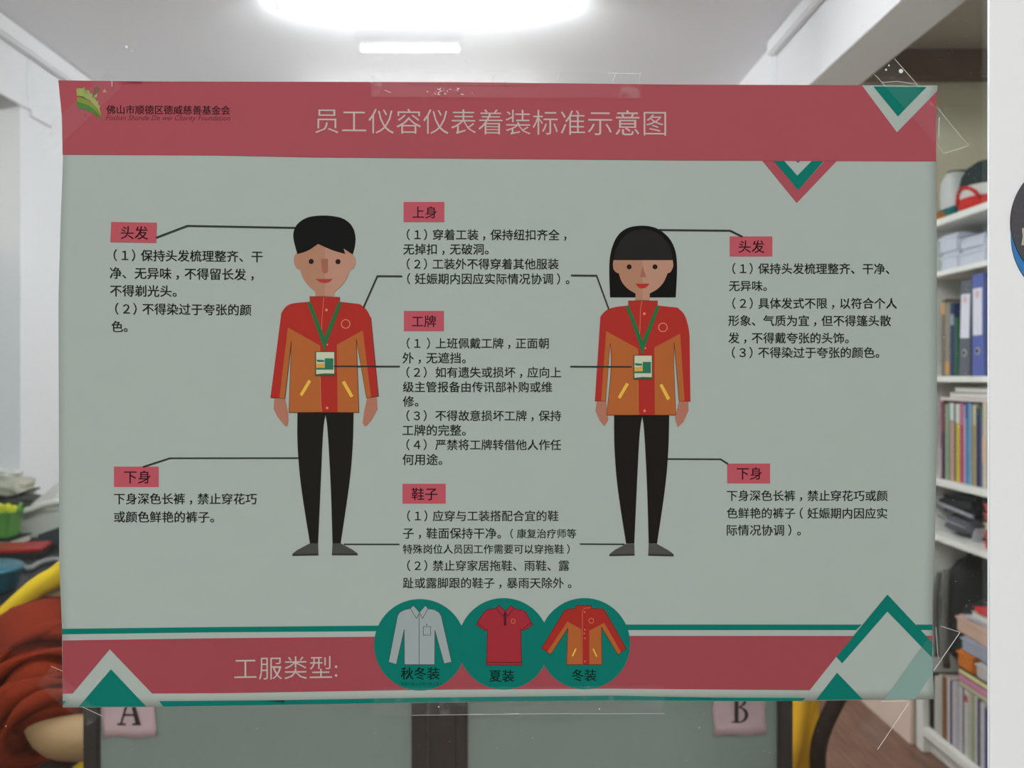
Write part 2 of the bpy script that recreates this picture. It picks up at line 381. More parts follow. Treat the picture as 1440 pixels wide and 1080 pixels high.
# headings
def heading(body, x0, y0, x1, y1, tx0, tx1, ty, label=None, dy=0):
    b = shape('heading_box', [[(x0+dy*.5, y0), (x1+dy*.5, y0+dy), (x1-dy*.3, y1+dy), (x0-dy*.8, y1)]], HEAD, layer=1)
    text(body, tx0, tx1, ty, ty+dy*.6, (52, 28, 30), b, 'heading_text', bold=.006); return b
heading('头发', 155.8, 312.1, 220, 340.6, 169.8, 208.3, 327, dy=1)
heading('上身', 567.5, 284, 624.9, 312.2, 580.1, 614.2, 298.6)
heading('工牌', 567.9, 437.2, 624.3, 465.6, 579.2, 613.2, 451.8)
heading('鞋子', 566, 680.3, 626.8, 708.3, 578.8, 615.1, 694.7)
heading('头发', 1026.1, 332.4, 1086.2, 360.5, 1038.7, 1075.1, 346.8)
heading('下身', 1022.6, 651.9, 1083, 679.8, 1036.2, 1071.5, 665.8)
heading('下身', 160.2, 656.2, 223, 684.8, 174.5, 211.7, 670.8)
for t in [
 ('（1）保持头发梳理整齐、干', 159.5, 369.3, 358.7, 360.8), ('净、无异味，不得留长发，', 154.4, 356.7, 383.6, 386), ('不得剃光头。', 154.8, 248.3, 408.6, 409.4),
 ('（2）不得染过于夸张的颜', 161.7, 353.4, 434, 435.8), ('色。', 156.6, 179.4, 459, 459),
 ('（1）穿着工装，保持纽扣齐全，', 571.8, 796.6, 329.7, 330.3), ('无掉扣，无破洞。', 567.1, 687.1, 350.3, 350.3), ('（2）工装外不得穿着其他服装', 571.8, 785.7, 371.1, 371.1),
 ('（妊娠期内因应实际情况协调）。', 572.4, 800.8, 391.8, 392.1),
 ('（1 ）上班佩戴工牌，正面朝', 571.8, 771.7, 482.7, 482.7), ('外，无遮挡。', 566, 655, 503.2, 503.2), ('（2） 如有遗失或损坏，应向上', 571.4, 789.2, 523.4, 523.6),
 ('级主管报备由传讯部补购或维', 566.5, 776.5, 544, 544.2), ('修。', 566.5, 588.5, 564.4, 564.4), ('（3） 不得故意损坏工牌，保持', 571.4, 789.2, 584.4, 584.6),
 ('工牌的完整。', 566, 655, 604.9, 604.9), ('（4） 严禁将工牌转借他人作任', 571.4, 789.2, 625.3, 625.5), ('何用途。', 566, 622, 646.1, 646.1),
 ('（1）应穿与工装搭配合宜的鞋', 572.4, 785.3, 725.4, 725.4), ('子，鞋面保持干净。', 566.5, 704.6, 749.9, 749.9), ('（康复治疗师等', 717.6, 810.2, 750.3, 750.3),
 ('特殊岗位人员因工作需要可以穿拖鞋）', 566.5, 801.2, 772.1, 772.1), ('（2）禁止穿家居拖鞋、雨鞋、露', 572.4, 800.8, 795.3, 795.3), ('趾或露脚跟的鞋子，暴雨天除外 。', 566.5, 803.7, 819.7, 819.7),
 ('（1）保持头发梳理整齐、干净、', 1029.8, 1250.7, 377.5, 377.9), ('无异味。', 1025.2, 1078.5, 402, 402), ('（2）具体发式不限，以符合个人', 1029.8, 1261.4, 426.4, 426.6),
 ('形象、气质为宜，但不得篷头散', 1024.2, 1253.1, 450.8, 451), ('发，不得戴夸张的头饰。', 1024.2, 1193.7, 475.1, 475.3), ('（3）不得染过于夸张的颜色。', 1029.2, 1236.6, 495.7, 495.7),
 ('下身深色长裤，禁止穿花巧或颜', 1022.1, 1248.3, 696.9, 697.1), ('色鲜艳的裤子（妊娠期内因应实', 1022.1, 1247.7, 721.4, 721.8), ('际情况协调）。', 1022.1, 1126.3, 745.4, 745.6),
 ('下身深色长裤，禁止穿花巧', 160.2, 361, 701.3, 701.5), ('或颜色鲜艳的裤子。', 160.2, 301, 726.8, 727)]:
    text(*t, bold=.010)
for l in ([(219.5, 333.8), (263.3, 317.2), (416, 320)], [(511, 432), (530.5, 388), (565, 388.2)], [(470, 515), (561.5, 515.2)], [(803.5, 387), (839, 387.3), (856, 434)],
          [(802.5, 515.3), (888, 515.8)], [(925, 323), (1027, 324), (1044, 332.4)], [(939, 645.3), (1013.5, 645.6), (1023.5, 652)], [(201, 656.4), (238.5, 644.2), (420, 644)],
          [(484, 765.3), (561, 765.4)], [(816, 765), (878, 765.3)]):
    line('leader_line', l, layer=12)

# ---------------- printed figures
SKD, SKL, HND = (158, 116, 94), (166, 126, 106), (158, 106, 88)
RED, ORG, YEL, GRN = (155, 44, 38), (160, 90, 46), (206, 168, 68), (36, 100, 58)
def tf(ox, oy, s): return lambda pts: [(ox+p[0]/s, oy+p[1]/s)+tuple(p[2:]) for p in pts]
def badge(parent, f):
    b = shape('printed_badge', [f([(394, 482), (548, 482), (548, 670), (394, 670)])], (70, 76, 46), parent, 8, label='printed name badge')
    shape('badge_card', [f([(403, 487), (540, 487), (540, 655), (403, 655)])], (180, 184, 160), parent, 9)
    shape('badge_card', [f([(468, 534), (534, 534), (534, 620), (404, 620), (404, 606), (468, 606)]), f([(404, 543), (465, 548), (465, 562), (412, 562)]), f([(403, 656), (540, 656), (540, 650), (470, 648), (403, 655)])], (44, 104, 82), parent, 10)
    shape('badge_card', [f([(404, 575), (466, 570), (466, 605), (404, 605)])], (190, 150, 70), parent, 10)
# man
h = tf(395, 295, 8.308); j = tf(370, 405, 5.4); l = tf(380, 560, 4.5)
face = soft(h(C((190, 500), (160, 530), (148, 590), (160, 650), (190, 690), (222, 698, 1), (250, 790), (310, 880), (400, 955, 1), (405, 1000, 1), (400, 1010, 1), (515, 1010, 1), (515, 420, 1), (440, 390))))
man = shape('printed_man', [face], SKD, layer=3, label='printed man in red and orange jacket and black trousers')
for q_ in ([(85, 834), (165, 834), (190, 960), (190, 1020), (178, 1052), (160, 1042), (110, 980), (80, 920)], [(790, 832), (862, 832), (868, 920), (830, 990), (790, 1042), (768, 1050), (755, 1025), (770, 920)]): shape('printed_hand', [j(q_)], HND, man, 4)
shape('face_half', [soft(h(C((515, 420, 1), (515, 1010, 1), (625, 1010, 1), (625, 960, 1), (700, 900), (770, 810), (810, 700, 1), (850, 685), (876, 620), (872, 560), (840, 515, 1), (700, 440))))], SKL, man, 3)
shape('printed_hair', [soft(h(C((192, 518, 1), (150, 370), (140, 270), (180, 170), (290, 90), (430, 66), (590, 68), (740, 100), (840, 190), (875, 310), (865, 430), (838, 522, 1), (730, 450, 1), (752, 516, 1), (600, 475), (434, 398, 1), (320, 480))))], (19, 19, 19), man, 4)
shape('printed_eye', [circ(*h([(354, 604)])[0], 3.6, 20)], (44, 26, 20), man, 4); shape('printed_eye', [circ(*h([(667, 606)])[0], 3.6, 20)], (44, 26, 20), man, 4)
shape('printed_nose', [soft(h(C((470, 572, 1), (550, 572, 1), (552, 690), (545, 740), (490, 742), (475, 690))))], (146, 92, 76), man, 5)
shape('printed_mouth', [soft(h(C((408, 808, 1), (605, 808, 1), (560, 850), (500, 856), (450, 845))))], (158, 58, 52), man, 5)
JM = soft(j(C((353, 62, 1), (583, 68, 1), (583, 104, 1), (735, 122, 1), (785, 160), (818, 225, 1), (876, 822, 1), (784, 834, 1), (708, 388, 1), (727, 945, 1), (195, 945, 1), (214, 402, 1), (165, 838, 1), (55, 832, 1), (138, 190, 1), (170, 140), (220, 115), (353, 104, 1))))
shape('printed_jacket', [JM], RED, man, 5)
shape('printed_jacket_panel', [j([(188, 300), (434, 438), (440, 900), (448, 940), (195, 945), (214, 402), (165, 838), (124, 836), (176, 400)]), j([(757, 322), (850-30, 832), (784, 834), (708, 388), (727, 945), (566, 943), (560, 430)])], ORG, man, 6)
shape('printed_outline', seg_polys(j([(214, 402), (165, 838), (55, 832)]), .55)+seg_polys(j([(214, 402), (195, 945), (727, 945), (708, 388), (784, 834), (876, 822), (818, 225)]), .55), (72, 34, 24), man, 7)
shape('printed_seam', seg_polys(j([(460, 72), (448, 230), (442, 330)]), .6)+seg_polys(j([(434, 680), (440, 900), (446, 935)]), .5)+[circ(*j([(481, 167)])[0], 2, 12), circ(*j([(486, 911)])[0], 1.9, 12), circ(*j([(488, 430)])[0], 1.3, 8)]+ring(*j([(627, 273)])[0], 6, 1.2), (205, 120, 90), man, 7)
shape('printed_pocket', [j([(278, 808), (345, 695), (365, 710), (296, 822)]), j([(598, 716), (620, 704), (686, 820), (664, 832)])], YEL, man, 7)
shape('printed_lanyard', [j([(334, 106), (362, 106), (466, 372), (572, 106), (600, 106), (474, 440), (472, 474), (456, 474), (454, 440)])], GRN, man, 8)
badge(man, j)
shape('printed_trousers', [soft(l(C((172, 92, 1), (527, 92, 1), (524, 280), (505, 520), (445, 918, 1), (394, 918, 1), (384, 560), (362, 170), (349, 106, 1), (334, 180), (318, 560), (302, 918, 1), (251, 918, 1), (190, 540), (170, 280))), 3)], (27, 26, 23), man, 4)
shape('printed_shoe', [l([(251, 918), (302, 918), (304, 995), (140, 997), (140, 984), (172, 960)]), l([(394, 918), (446, 918), (520, 958), (552, 982), (553, 993), (390, 993)])], (66, 68, 63), man, 4)
shape('printed_sole', [l([(140, 986), (304, 982), (304, 995), (140, 998)]), l([(390, 982), (552, 982), (554, 994), (390, 994)])], (48, 50, 47), man, 5)
# woman
h = tf(845, 310, 9.0); j = tf(825, 410, 5.4); l = tf(840, 560, 4.5)
jb = lambda pts: tf(825, 410, 5.4)([(p[0]*.96-24, p[1]) for p in pts])
wo = shape('printed_woman', [soft(h(C((116, 972, 1), (102, 600), (120, 400), (190, 210), (300, 105), (440, 66), (600, 66), (740, 108), (880, 230), (955, 400), (968, 620), (948, 972, 1))))], (18, 18, 17), layer=3, label='printed woman with black bob in red and orange jacket')
shape('printed_fringe', [soft(h(C((165, 495, 1), (170, 430), (215, 300), (320, 170), (450, 112), (610, 112), (760, 180), (870, 320), (908, 440), (908, 495, 1))))], (35, 33, 31), wo, 4)
shape('printed_face', [soft(h(C((160, 502, 1), (150, 560), (160, 625), (200, 665), (225, 668, 1), (260, 780), (340, 870), (438, 925, 1), (438, 1010, 1), (528, 1010, 1), (528, 502, 1))))], SKD, wo, 4)
for q_ in ([(78, 828), (148, 828), (165, 975), (136, 1022), (100, 980), (66, 905)], [(702, 828), (772, 828), (774, 905), (735, 990), (692, 1030), (670, 960)]): shape('printed_hand', [j(q_)], HND, wo, 4)
shape('face_half', [soft(h(C((528, 502, 1), (528, 1010, 1), (618, 1010, 1), (618, 925, 1), (720, 870), (800, 780), (845, 668, 1), (880, 660), (912, 600), (918, 550), (908, 502, 1))))], SKL, wo, 4)
shape('printed_eye', [circ(*h([(358, 587)])[0], 3.5, 20)], (34, 26, 18), wo, 5); shape('printed_eye', [circ(*h([(685, 587)])[0], 3.5, 20)], (34, 26, 18), wo, 5)
shape('printed_nose', [h([(528, 575), (572, 715), (495, 718)])], (146, 94, 80), wo, 5)
shape('printed_mouth', [soft(h(C((438, 800, 1), (615, 800, 1), (575, 850), (525, 864), (475, 850))))], (160, 48, 44), wo, 5)
JW = soft(j(C((315, 68, 1), (540, 68, 1), (540, 106, 1), (690, 122, 1), (745, 170), (775, 270), (782, 340, 1), (788, 832, 1), (702, 832, 1), (664, 385, 1), (660, 560), (678, 938, 1), (152, 938, 1), (188, 560), (178, 395, 1), (145, 832, 1), (62, 830, 1), (104, 190, 1), (140, 145), (200, 118), (315, 106, 1))))
shape('printed_jacket', [JW], RED, wo, 5)
shape('printed_jacket_panel', [soft(j(C((148, 300, 1), (392, 435, 1), (394, 900, 1), (402, 936, 1), (152, 938, 1), (188, 560), (178, 395, 1), (145, 832, 1), (110, 830, 1)))), soft(j(C((710, 320, 1), (744, 832, 1), (702, 832, 1), (664, 385, 1), (660, 560), (678, 938, 1), (518, 936, 1), (514, 425, 1))))], ORG, wo, 6)
shape('printed_outline', seg_polys(j([(178, 395), (165, 560), (145, 832), (62, 830)]), .55)+seg_polys(j([(178, 395), (190, 480), (186, 600), (152, 938), (678, 938), (662, 560), (664, 385), (702, 832), (788, 832)]), .55), (72, 34, 24), wo, 7)
shape('printed_seam', seg_polys(j([(420, 72), (410, 120), (403, 330)]), .6)+seg_polys(j([(390, 680), (392, 900)]), .4)+[circ(*j([(438, 168)])[0], 2, 12), circ(*j([(440, 906)])[0], 1.9, 12), circ(*j([(446, 430)])[0], 1.3, 8)]+ring(*j([(579, 272)])[0], 6, 1.2), (205, 120, 90), wo, 7)
shape('printed_pocket', [j([(236, 802), (300, 692), (321, 704), (256, 814)]), j([(553, 710), (574, 700), (634, 812), (612, 826)])], YEL, wo, 7)
shape('printed_lanyard', [j([(296, 108), (322, 108), (424, 372), (530, 108), (556, 108), (434, 440), (430, 470), (416, 470), (412, 440)])], GRN, wo, 8)
badge(wo, jb)
shape('printed_trousers', [soft(l(C((106, 108, 1), (455, 108, 1), (452, 300), (435, 540), (378, 920, 1), (325, 920, 1), (316, 560), (296, 180), (284, 116, 1), (268, 200), (250, 560), (234, 920, 1), (182, 920, 1), (125, 560), (106, 300))), 3)], (27, 24, 22), wo, 4)
shape('printed_shoe', [l([(182, 922), (234, 922), (236, 996), (76, 998), (78, 986), (110, 960)]), l([(325, 922), (378, 922), (450, 962), (482, 986), (483, 1000), (322, 996)])], (72, 72, 68), wo, 4)
shape('printed_sole', [l([(76, 988), (236, 984), (236, 996), (76, 999)]), l([(322, 984), (482, 988), (484, 1001), (322, 997)])], (50, 50, 48), wo, 5)
# ---------------- three garment roundels
c = tf(520, 835, 7.714)
r1 = shape('garment_roundel', [circ(590.4, 906.8, 64.4, 72)], TEAL, layer=2, label='teal roundel with pale long sleeved shirt')
body = c([(440, 160), (472, 126), (540, 200), (603, 126), (632, 162), (700, 172), (750, 200), (775, 240), (888, 740), (806, 758), (706, 395), (704, 768), (376, 768), (374, 388), (288, 766), (204, 742), (302, 235), (325, 200), (375, 174)])
shape('printed_shirt', [body], (140, 152, 152), r1, 4)
shape('printed_outline', seg_polys(body, .75, True)+seg_polys(c([(440, 160), (508, 268), (540, 205), (572, 268), (632, 162)]), .75)+seg_polys(c([(535, 215), (535, 768)]), .7)+seg_polys(c([(580, 356), (660, 356), (660, 448), (582, 448)]), .7, True)+[c([(612, 322), (622, 330), (622, 345), (612, 340)])], (60, 66, 62), r1, 5)
text('秋冬装', 563.5, 618.3, 947, 947, (16, 42, 36), r1, 'roundel_text', 4, bold=.01)
text('（中层主管人员和行政人员）', 560.5, 620.5, 961.8, 961.8, (20, 62, 54), r1, 'roundel_text', 4, hpx=5)
c = tf(640, 835, 7.714)
r2 = shape('garment_roundel', [circ(708.2, 905.4, 64.4, 72)], TEAL, layer=2, label='teal roundel with red short sleeved polo shirt')
body = c([(442, 160), (478, 122), (543, 190), (606, 122), (640, 160), (730, 176), (765, 200), (842, 335), (742, 402), (714, 385), (722, 774), (338, 774), (352, 388), (320, 402), (226, 330), (320, 195), (360, 168)])
shape('printed_shirt', [body], (145, 42, 52), r2, 4)
shape('printed_outline', seg_polys(body, .9, True)+seg_polys(c([(455, 165), (515, 245), (543, 195), (570, 245), (628, 165)]), .8)+seg_polys(c([(240, 308), (328, 380)]), .8)+seg_polys(c([(828, 308), (740, 380)]), .8)+seg_polys(c([(342, 745), (722, 745)]), 1)+[c([(528, 205), (556, 205), (556, 345), (528, 345)])], (82, 24, 34), r2, 5)
shape('printed_seam', ring(*c([(629, 297)])[0], 3, 1.2, 16), (176, 96, 60), r2, 6)
text('夏装', 688, 723, 950.5, 950.5, (20, 42, 36), r2, 'roundel_text', 4, bold=.01)
c = tf(750, 835, 7.714)
r3 = shape('garment_roundel', [circ(822, 905.2, 64.2, 72)], TEAL, layer=3, label='teal roundel with red and orange winter jacket')
body = c([(462, 124), (630, 124), (630, 158), (762, 164), (800, 225), (1008, 592), (918, 660), (740, 365), (744, 768), (360, 768), (374, 375), (190, 658), (88, 592), (335, 185), (375, 165), (462, 158)])
shape('printed_jacket', [body], (150, 42, 36), r3, 4)
shape('printed_jacket_panel', [c([(370, 300), (520, 385), (525, 768), (360, 768), (374, 375), (190, 658), (150, 632)]), c([(770, 315), (952, 636), (918, 660), (740, 365), (744, 768), (608, 768), (606, 400)])], (158, 88, 44), r3, 5)
shape('printed_outline', seg_polys(body, .8, True), (84, 34, 26), r3, 6)
shape('printed_seam', seg_polys(c([(620, 152), (560, 155), (533, 185), (530, 768)]), .6)+ring(*c([(628, 292)])[0], 3.4, .9, 16)+[circ(*c([p])[0], 1.1, 8) for p in ((557, 200), (559, 390), (552, 430), (560, 482), (560, 733))], (196, 110, 84), r3, 7)
shape('printed_pocket', [c([(415, 675), (455, 592), (470, 600), (430, 682)]), c([(642, 600), (655, 594), (694, 678), (682, 686)])], YEL, r3, 7)
text('冬装', 804.2, 838.8, 949.5, 949.5, (20, 42, 36), r3, 'roundel_text', 4, bold=.01)

# ================================================================ adhesive tapes on the glass and poster
def tape_mat():
    m = bpy.data.materials.new('clear tape'); m.use_nodes = True; nt = m.node_tree; nt.nodes.clear()
    out = nt.nodes.new('ShaderNodeOutputMaterial'); tr = nt.nodes.new('ShaderNodeBsdfTransparent'); b = nt.nodes.new('ShaderNodeBsdfPrincipled')
    b.inputs['Base Color'].default_value = (.85, .86, .85, 1); b.inputs['Roughness'].default_value = .25
    mx = nt.nodes.new('ShaderNodeMixShader'); tc = nt.nodes.new('ShaderNodeTexCoord'); no = nt.nodes.new('ShaderNodeTexNoise'); no.inputs['Scale'].default_value = 90
    mr = nt.nodes.new('ShaderNodeMapRange'); mr.inputs[1].default_value = .62; mr.inputs[2].default_value = .72; mr.inputs[3].default_value = .012; mr.inputs[4].default_value = .05
    nt.links.new(tc.outputs['Object'], no.inputs['Vector']); nt.links.new(no.outputs['Fac'], mr.inputs[0]); nt.links.new(mr.outputs[0], mx.inputs[0])
    nt.links.new(tr.outputs[0], mx.inputs[1]); nt.links.new(b.outputs[0], mx.inputs[2]); nt.links.new(mx.outputs[0], out.inputs[0]); return m
m_tape = tape_mat(); m_edge = M('tape edge', (214, 216, 212), .4, k=1)
def tape(poly, label, edges, wd=.9, bub=()):
    ins = PT(sum(p[0] for p in poly)/len(poly), sum(p[1] for p in poly)/len(poly), .3835)
    t = empty('adhesive_tape', ins, label, 'tape')
    def W(px, py, dy=0): return PT(px, py, .3828-dy)
    bm = bmesh.new(); bm.faces.new([bm.verts.new(W(*p)) for p in poly]); solid(bm, thickness=.00005)
    finish(bm, 'film', m_tape, t)
    bm = bmesh.new()
    for e in edges:
        for q in seg_polys([(p[0]+random.uniform(-.3, .3), p[1]+random.uniform(-.3, .3)) for p in e], wd*random.uniform(.5, 1)): bm.faces.new([bm.verts.new(W(x, y, .0001)) for x, y in q])
    for (x, y, r) in bub: bm.faces.new([bm.verts.new(W(x+a, y+b, .0001)) for a, b in circ(0, 0, r, 7)])
    finish(bm, 'tape_edge', m_edge, t)['kind'] = 'stuff'; return t
wr_ = [[(540+random.uniform(0, 8), 124+random.uniform(-4, 6)), (546+random.uniform(0, 4), 130)]]
for i in range(26):
    x = random.gauss(624, 12); y = 129+random.gauss(0, 2.5); wr_.append([(x, y), (x+random.uniform(-3, 4), y+random.uniform(-2, 2))])
for x in (690, 860, 780): wr_.append([(x, 116), (x+6, 104)])
tape([(522, 101), (902, 103), (902, 138), (522, 136)], 'long clear tape strip along the top edge of the poster', [[(522, 117), (522, 101), (560, 100.5)], [(570, 113.5), (640, 114.5), (760, 116)], [(680, 101), (720, 101)], [(855, 103), (902, 103.5)], [(900, 104), (899, 118)]]+wr_, .7, [(710, 115, 1.4)])
tape([(525, 968), (935, 964), (935, 1002), (525, 1006)], 'long clear tape strip along the bottom edge of the poster', [[(579, 1006.2), (660, 1004.7), (760, 1003.6), (935, 1003.4)], [(662, 1004.3), (680, 1004.1)], [(709, 1004), (730, 1003.8)]], .6, [(843, 997, 1), (617, 994, 1)])
tape([(1230, 105), (1259, 84), (1362, 205), (1328, 216)], 'clear tape strip slanting over the top right corner of the poster', [[(1230, 105), (1245, 121)], [(1258, 83), (1291, 120)], [(1317.5, 151), (1340, 178), (1362.5, 205)], [(1317, 202), (1327, 216)], [(1327, 216), (1362, 205)], [(1321, 165), (1320, 195)], [(1240, 116), (1262, 114), (1290, 119)]], .9, [(1267, 100, 3.2), (1246, 98, 1.5), (1250, 92, 1.2)])
tape([(1350, 889), (1322, 876), (1200, 1035), (1234, 1054)], 'clear tape strip slanting over the bottom right corner of the poster', [[(1350, 889), (1313, 943)], [(1278, 989), (1234, 1054)], [(1316, 882), (1319, 920), (1321, 930)], [(1322, 880), (1350, 889)], [(1240, 986.5), (1274, 986), (1278, 989.5)]], 1.0)
tape([(73, 937), (52, 962), (122, 1022), (144, 1006)], 'clear tape strip slanting over the bottom left corner of the poster', [[(72, 937), (88, 944)], [(115, 994), (144, 1007)]], .6)
tape([(152, 100), (172, 122), (72, 215), (50, 195)], 'clear tape strip slanting over the top left corner of the poster', [[(157, 108), (157.5, 121)], [(50, 195), (84, 164)], [(50, 195), (72, 215)]], .7, [(178, 66, 2), (185, 72, 1)])
# ================================================================ round sticker at the right edge
DP = .3850
sk = empty('round_sticker', PT(1516, 427, DP), 'round charcoal and blue sticker on the white frame at the right edge', 'sticker')
def disc(name, cx, cy, rx, ry, d, mat, seg=64):
    bm = bmesh.new(); bm.faces.new([bm.verts.new(PT(x, y, d)) for x, y in circ(cx, cy, rx, seg, ry)]); solid(bm, thickness=.0003); return finish(bm, name, mat, sk)
disc('backing', 1516, 333, 94, 94, DP, M('blue vinyl', (52, 118, 178), .5))
disc('face', 1515.5, 312, 94, 94, DP-.0005, M('charcoal vinyl', (74, 73, 76), .7, var=.3, scale=900))
bm = bmesh.new(); bm.faces.new([bm.verts.new(PT(x, y, DP-.0012)) for x, y in ((1437, 321), (1443, 320), (1443, 345), (1436, 345), (1438, 333))]); finish(bm, 'pale_mark', M('pale mark', (170, 168, 158), .6), sk)

# ================================================================ ceiling batten lamps
m_tube = M('lit tube', (250, 253, 255), .4, emit=215); m_enam = M('white enamel', (240, 242, 242), .3)
def batten(x0, x1, y, zc, label, ends=True):
    t = empty('ceiling_light', ((x0+x1)/2, y, zc), label, 'lamp')
    box('lamp_housing', x0, x1, y-.02, y+.02, zc-.016, zc, m_enam, t, bev=.004)
    tube('tube', [(x0+.012, y, zc-.036), (x1-.012, y, zc-.036)], .014, m_tube, t, 14)
    for x in (x0, x1):
        s = -1 if x == x0 else 1
        box('lamp_socket', x-.006, x+.006, y-.014, y+.014, zc-.066, zc-.001, M('socket plastic', (190, 196, 196), .5), t, bev=.002)
    return t
batten(-.74, .27, 2.8, 2.70, 'lit fluorescent batten on the ceiling, its tube glaring above the poster')
batten(-.90, .30, 1.15, 2.70, 'added unseen fluorescent batten on the ceiling nearest the glass, above the frame')  # out-of-view batten added to light the room
struct(box('ceiling', -3.2, 2.6, -3.2, .384, 2.70, 2.78, m_ceil, bev=0))
cl = empty('ceiling_light', (-.317, -2.373, 2.70), 'short strip lamp on the corridor ceiling, seen reflected in the glass', 'lamp')
box('lamp_housing', -.53, -.11, -2.41, -2.335, 2.66, 2.70, m_enam, cl); box('diffuser', -.51, -.125, -2.385, -2.36, 2.645, 2.66, M('lit diffuser', (250, 253, 250), .4, emit=5), cl)

# ================================================================ two partition screens with the A and B notices
m_scr = M('grey green panel', (114, 126, 120), .32, var=.06, scale=4, spec=.5); m_alu = M('black aluminium', (34, 38, 37), .4, var=.1)
d = 1.10
def screen(xl, xr, wl, wr, label):
    t = empty('partition_screen', ((xl+xr)/2, d+.015, 0), label, 'partition', 'pair of partition screens')
    del t['group']
    z1 = 1.16
    box('frame_stile', xl, xl+wl, d, d+.03, 0, z1, m_alu, t); box('frame_stile', xr-wr, xr, d, d+.03, 0, z1, m_alu, t)
    box('frame_rail', xl+wl, xr-wr, d, d+.03, z1-.025, z1, m_alu, t); box('frame_rail', xl+wl, xr-wr, d, d+.03, 0.02, .06, m_alu, t)
    box('panel', xl+wl-.001, xr-wr+.001, d+.008, d+.022, .05, z1-.02, m_scr, t, bev=0)
    for x in (xl+.03, xr-.03): box('foot', x-.02, x+.02, d-.10, d+.045, 0, .02, m_alu, t)
    return t
a, b, c_, e = PX(116, d), PX(600.5, d), PX(602, d), PX(1115.5, d)
screen(a, b, .021, .0215, 'left grey partition screen in black frame with the A notice')
s2 = screen(c_, e, PX(657.5, d)-c_, .0195, 'right grey partition screen in black frame with the B notice')
box('stile_groove', PX(640, d), PX(642, d), d-.0006, d+.001, 0.01, 1.15, M('groove black', (12, 13, 13), .6), s2, bev=0)
m_note = M('pink note paper', (172, 146, 150), .8, var=.08, scale=25); m_let = M('letter ink', (34, 30, 32), .8)
def note(x0, y0, x1, y1, dd, label, strokes):
    t = empty('paper_notice', PT((x0+x1)/2, y1, dd), label, 'notice')
    bm = bmesh.new(); n = 12; g = []
    for jx in range(n+1):
        row = []
        for iy in range(7):
            u, v = jx/n, iy/6; px = x0+(x1-x0)*u + (1.5*math.sin(v*9) if jx in (0, n) else 0); py = y0+(y1-y0)*v + (1.6*math.sin(u*11+1) if iy == 6 else 0)
            row.append(bm.verts.new(PT(px, py, dd-.0012-.0015*abs(math.sin(u*2.6+.3))*v)))
        g.append(row)
    for i in range(n):
        for k in range(6): bm.faces.new((g[i][k], g[i+1][k], g[i+1][k+1], g[i][k+1]))
    solid(bm, thickness=.0003); finish(bm, 'paper', m_note, t, True)
    bm = bmesh.new()
    for s in strokes: bm.faces.new([bm.verts.new(PT(x, y, dd-.0036)) for x, y in s])
    finish(bm, 'letter', m_let, t)
dn = d+.008
A_ = [[(180, 972), (184, 972), (197.5, 1018), (190.5, 1018)], [(180.5, 976), (183, 980), (171.5, 1018), (168.8, 1018)], [(174, 1004), (190, 1004), (190.5, 1007), (173, 1007)], [(165, 1017), (177, 1017), (177, 1020), (165, 1020)], [(186, 1017), (198, 1017), (198, 1020), (186, 1020)]]
note(143, 962, 219, 1037, dn, 'crumpled pink notice lettered A on the left partition screen', A_)
def bowl(cx, cy, rx, ry, wx, wy, n=14):
    o = [(cx+rx*math.sin(math.pi*k/n), cy-ry*math.cos(math.pi*k/n)) for k in range(n+1)]; i = [(cx+(rx-wx)*math.sin(math.pi*k/n), cy-(ry-wy)*math.cos(math.pi*k/n)) for k in range(n+1)]
    return [[o[k], o[k+1], i[k+1], i[k]] for k in range(n)]
B_ = [[(1033, 975), (1038.5, 975), (1038.5, 1016), (1033, 1016)], [(1029, 1014.5), (1041, 1014.5), (1041, 1016.5), (1029, 1016.5)], [(1029, 974), (1041, 974), (1041, 976), (1029, 976)]]+bowl(1039, 984.5, 11, 10.2, 4.6, 1.6)+bowl(1039, 1005.3, 13.5, 11.2, 5.2, 1.8)
note(1003.5, 962, 1077, 1034, dn, 'pink notice lettered B on the right partition screen', B_)
# small scuffs on the left screen panel
# ================================================================ desk behind the screens
dk = empty('desk', (-.09, 1.5, 0), 'white desk standing behind the partition screens', 'desk')
box('desk_top', -.52, .13, 1.15, 1.80, .735, .76, m_white, dk)
for x in (-.50, .07):
    for y in (1.17, 1.74): box('leg', x, x+.04, y, y+.04, 0, .735, M('grey leg', (150, 150, 150), .5), dk)

# ================================================================ seated person at left
skinm = M('skin', (142, 114, 80), .55, var=.06, scale=12, spec=.3); shirt = M('rust orange cotton', (100, 32, 15), .95, spec=.05, var=.16, scale=35, bump=.35)
yelm = M('yellow cotton', (190, 160, 36), .95, spec=.05, var=.10, scale=30, bump=.3); hairm = M('black hair', (26, 22, 20), .6, var=.3, scale=80); jean = M('dark trousers', (38, 40, 48), .9)
per = empty('person', (-.98, 1.46, 0), 'person in rust orange long-sleeved top with yellow collar band, seated, arm bent at left', 'person')
pel = Vector((-1.0, 1.50, .62)); wai = Vector((-.97, 1.49, .72)); che = Vector((-.84, 1.47, .835)); nkb = Vector((-.71, 1.45, .965)); nk = Vector((-.665, 1.435, 1.02)); hd = Vector((-.60, 1.41, 1.11))
sR = Vector((-.745, 1.33, .915)); sL = Vector((-.745, 1.60, .90)); eR = PT(72, 1041, 1.185); eL = Vector((-.66, 1.70, .80)); wR = PT(262, 1030, 1.235); wL = Vector((-.42, 1.60, .81))
V = [pel, wai, che, nkb, nk, hd, sR, eR, wR, sL, eL, wL]
R_ = [(.11, .11), (.10, .10), (.105, .10), (.052, .052), (.045, .045), (.06, .06), .045, .040, .027, .045, .040, .027]
E_ = [(0, 1), (1, 2), (2, 3), (3, 4), (4, 5), (3, 6), (6, 7), (7, 8), (3, 9), (9, 10), (10, 11)]
kn = {}
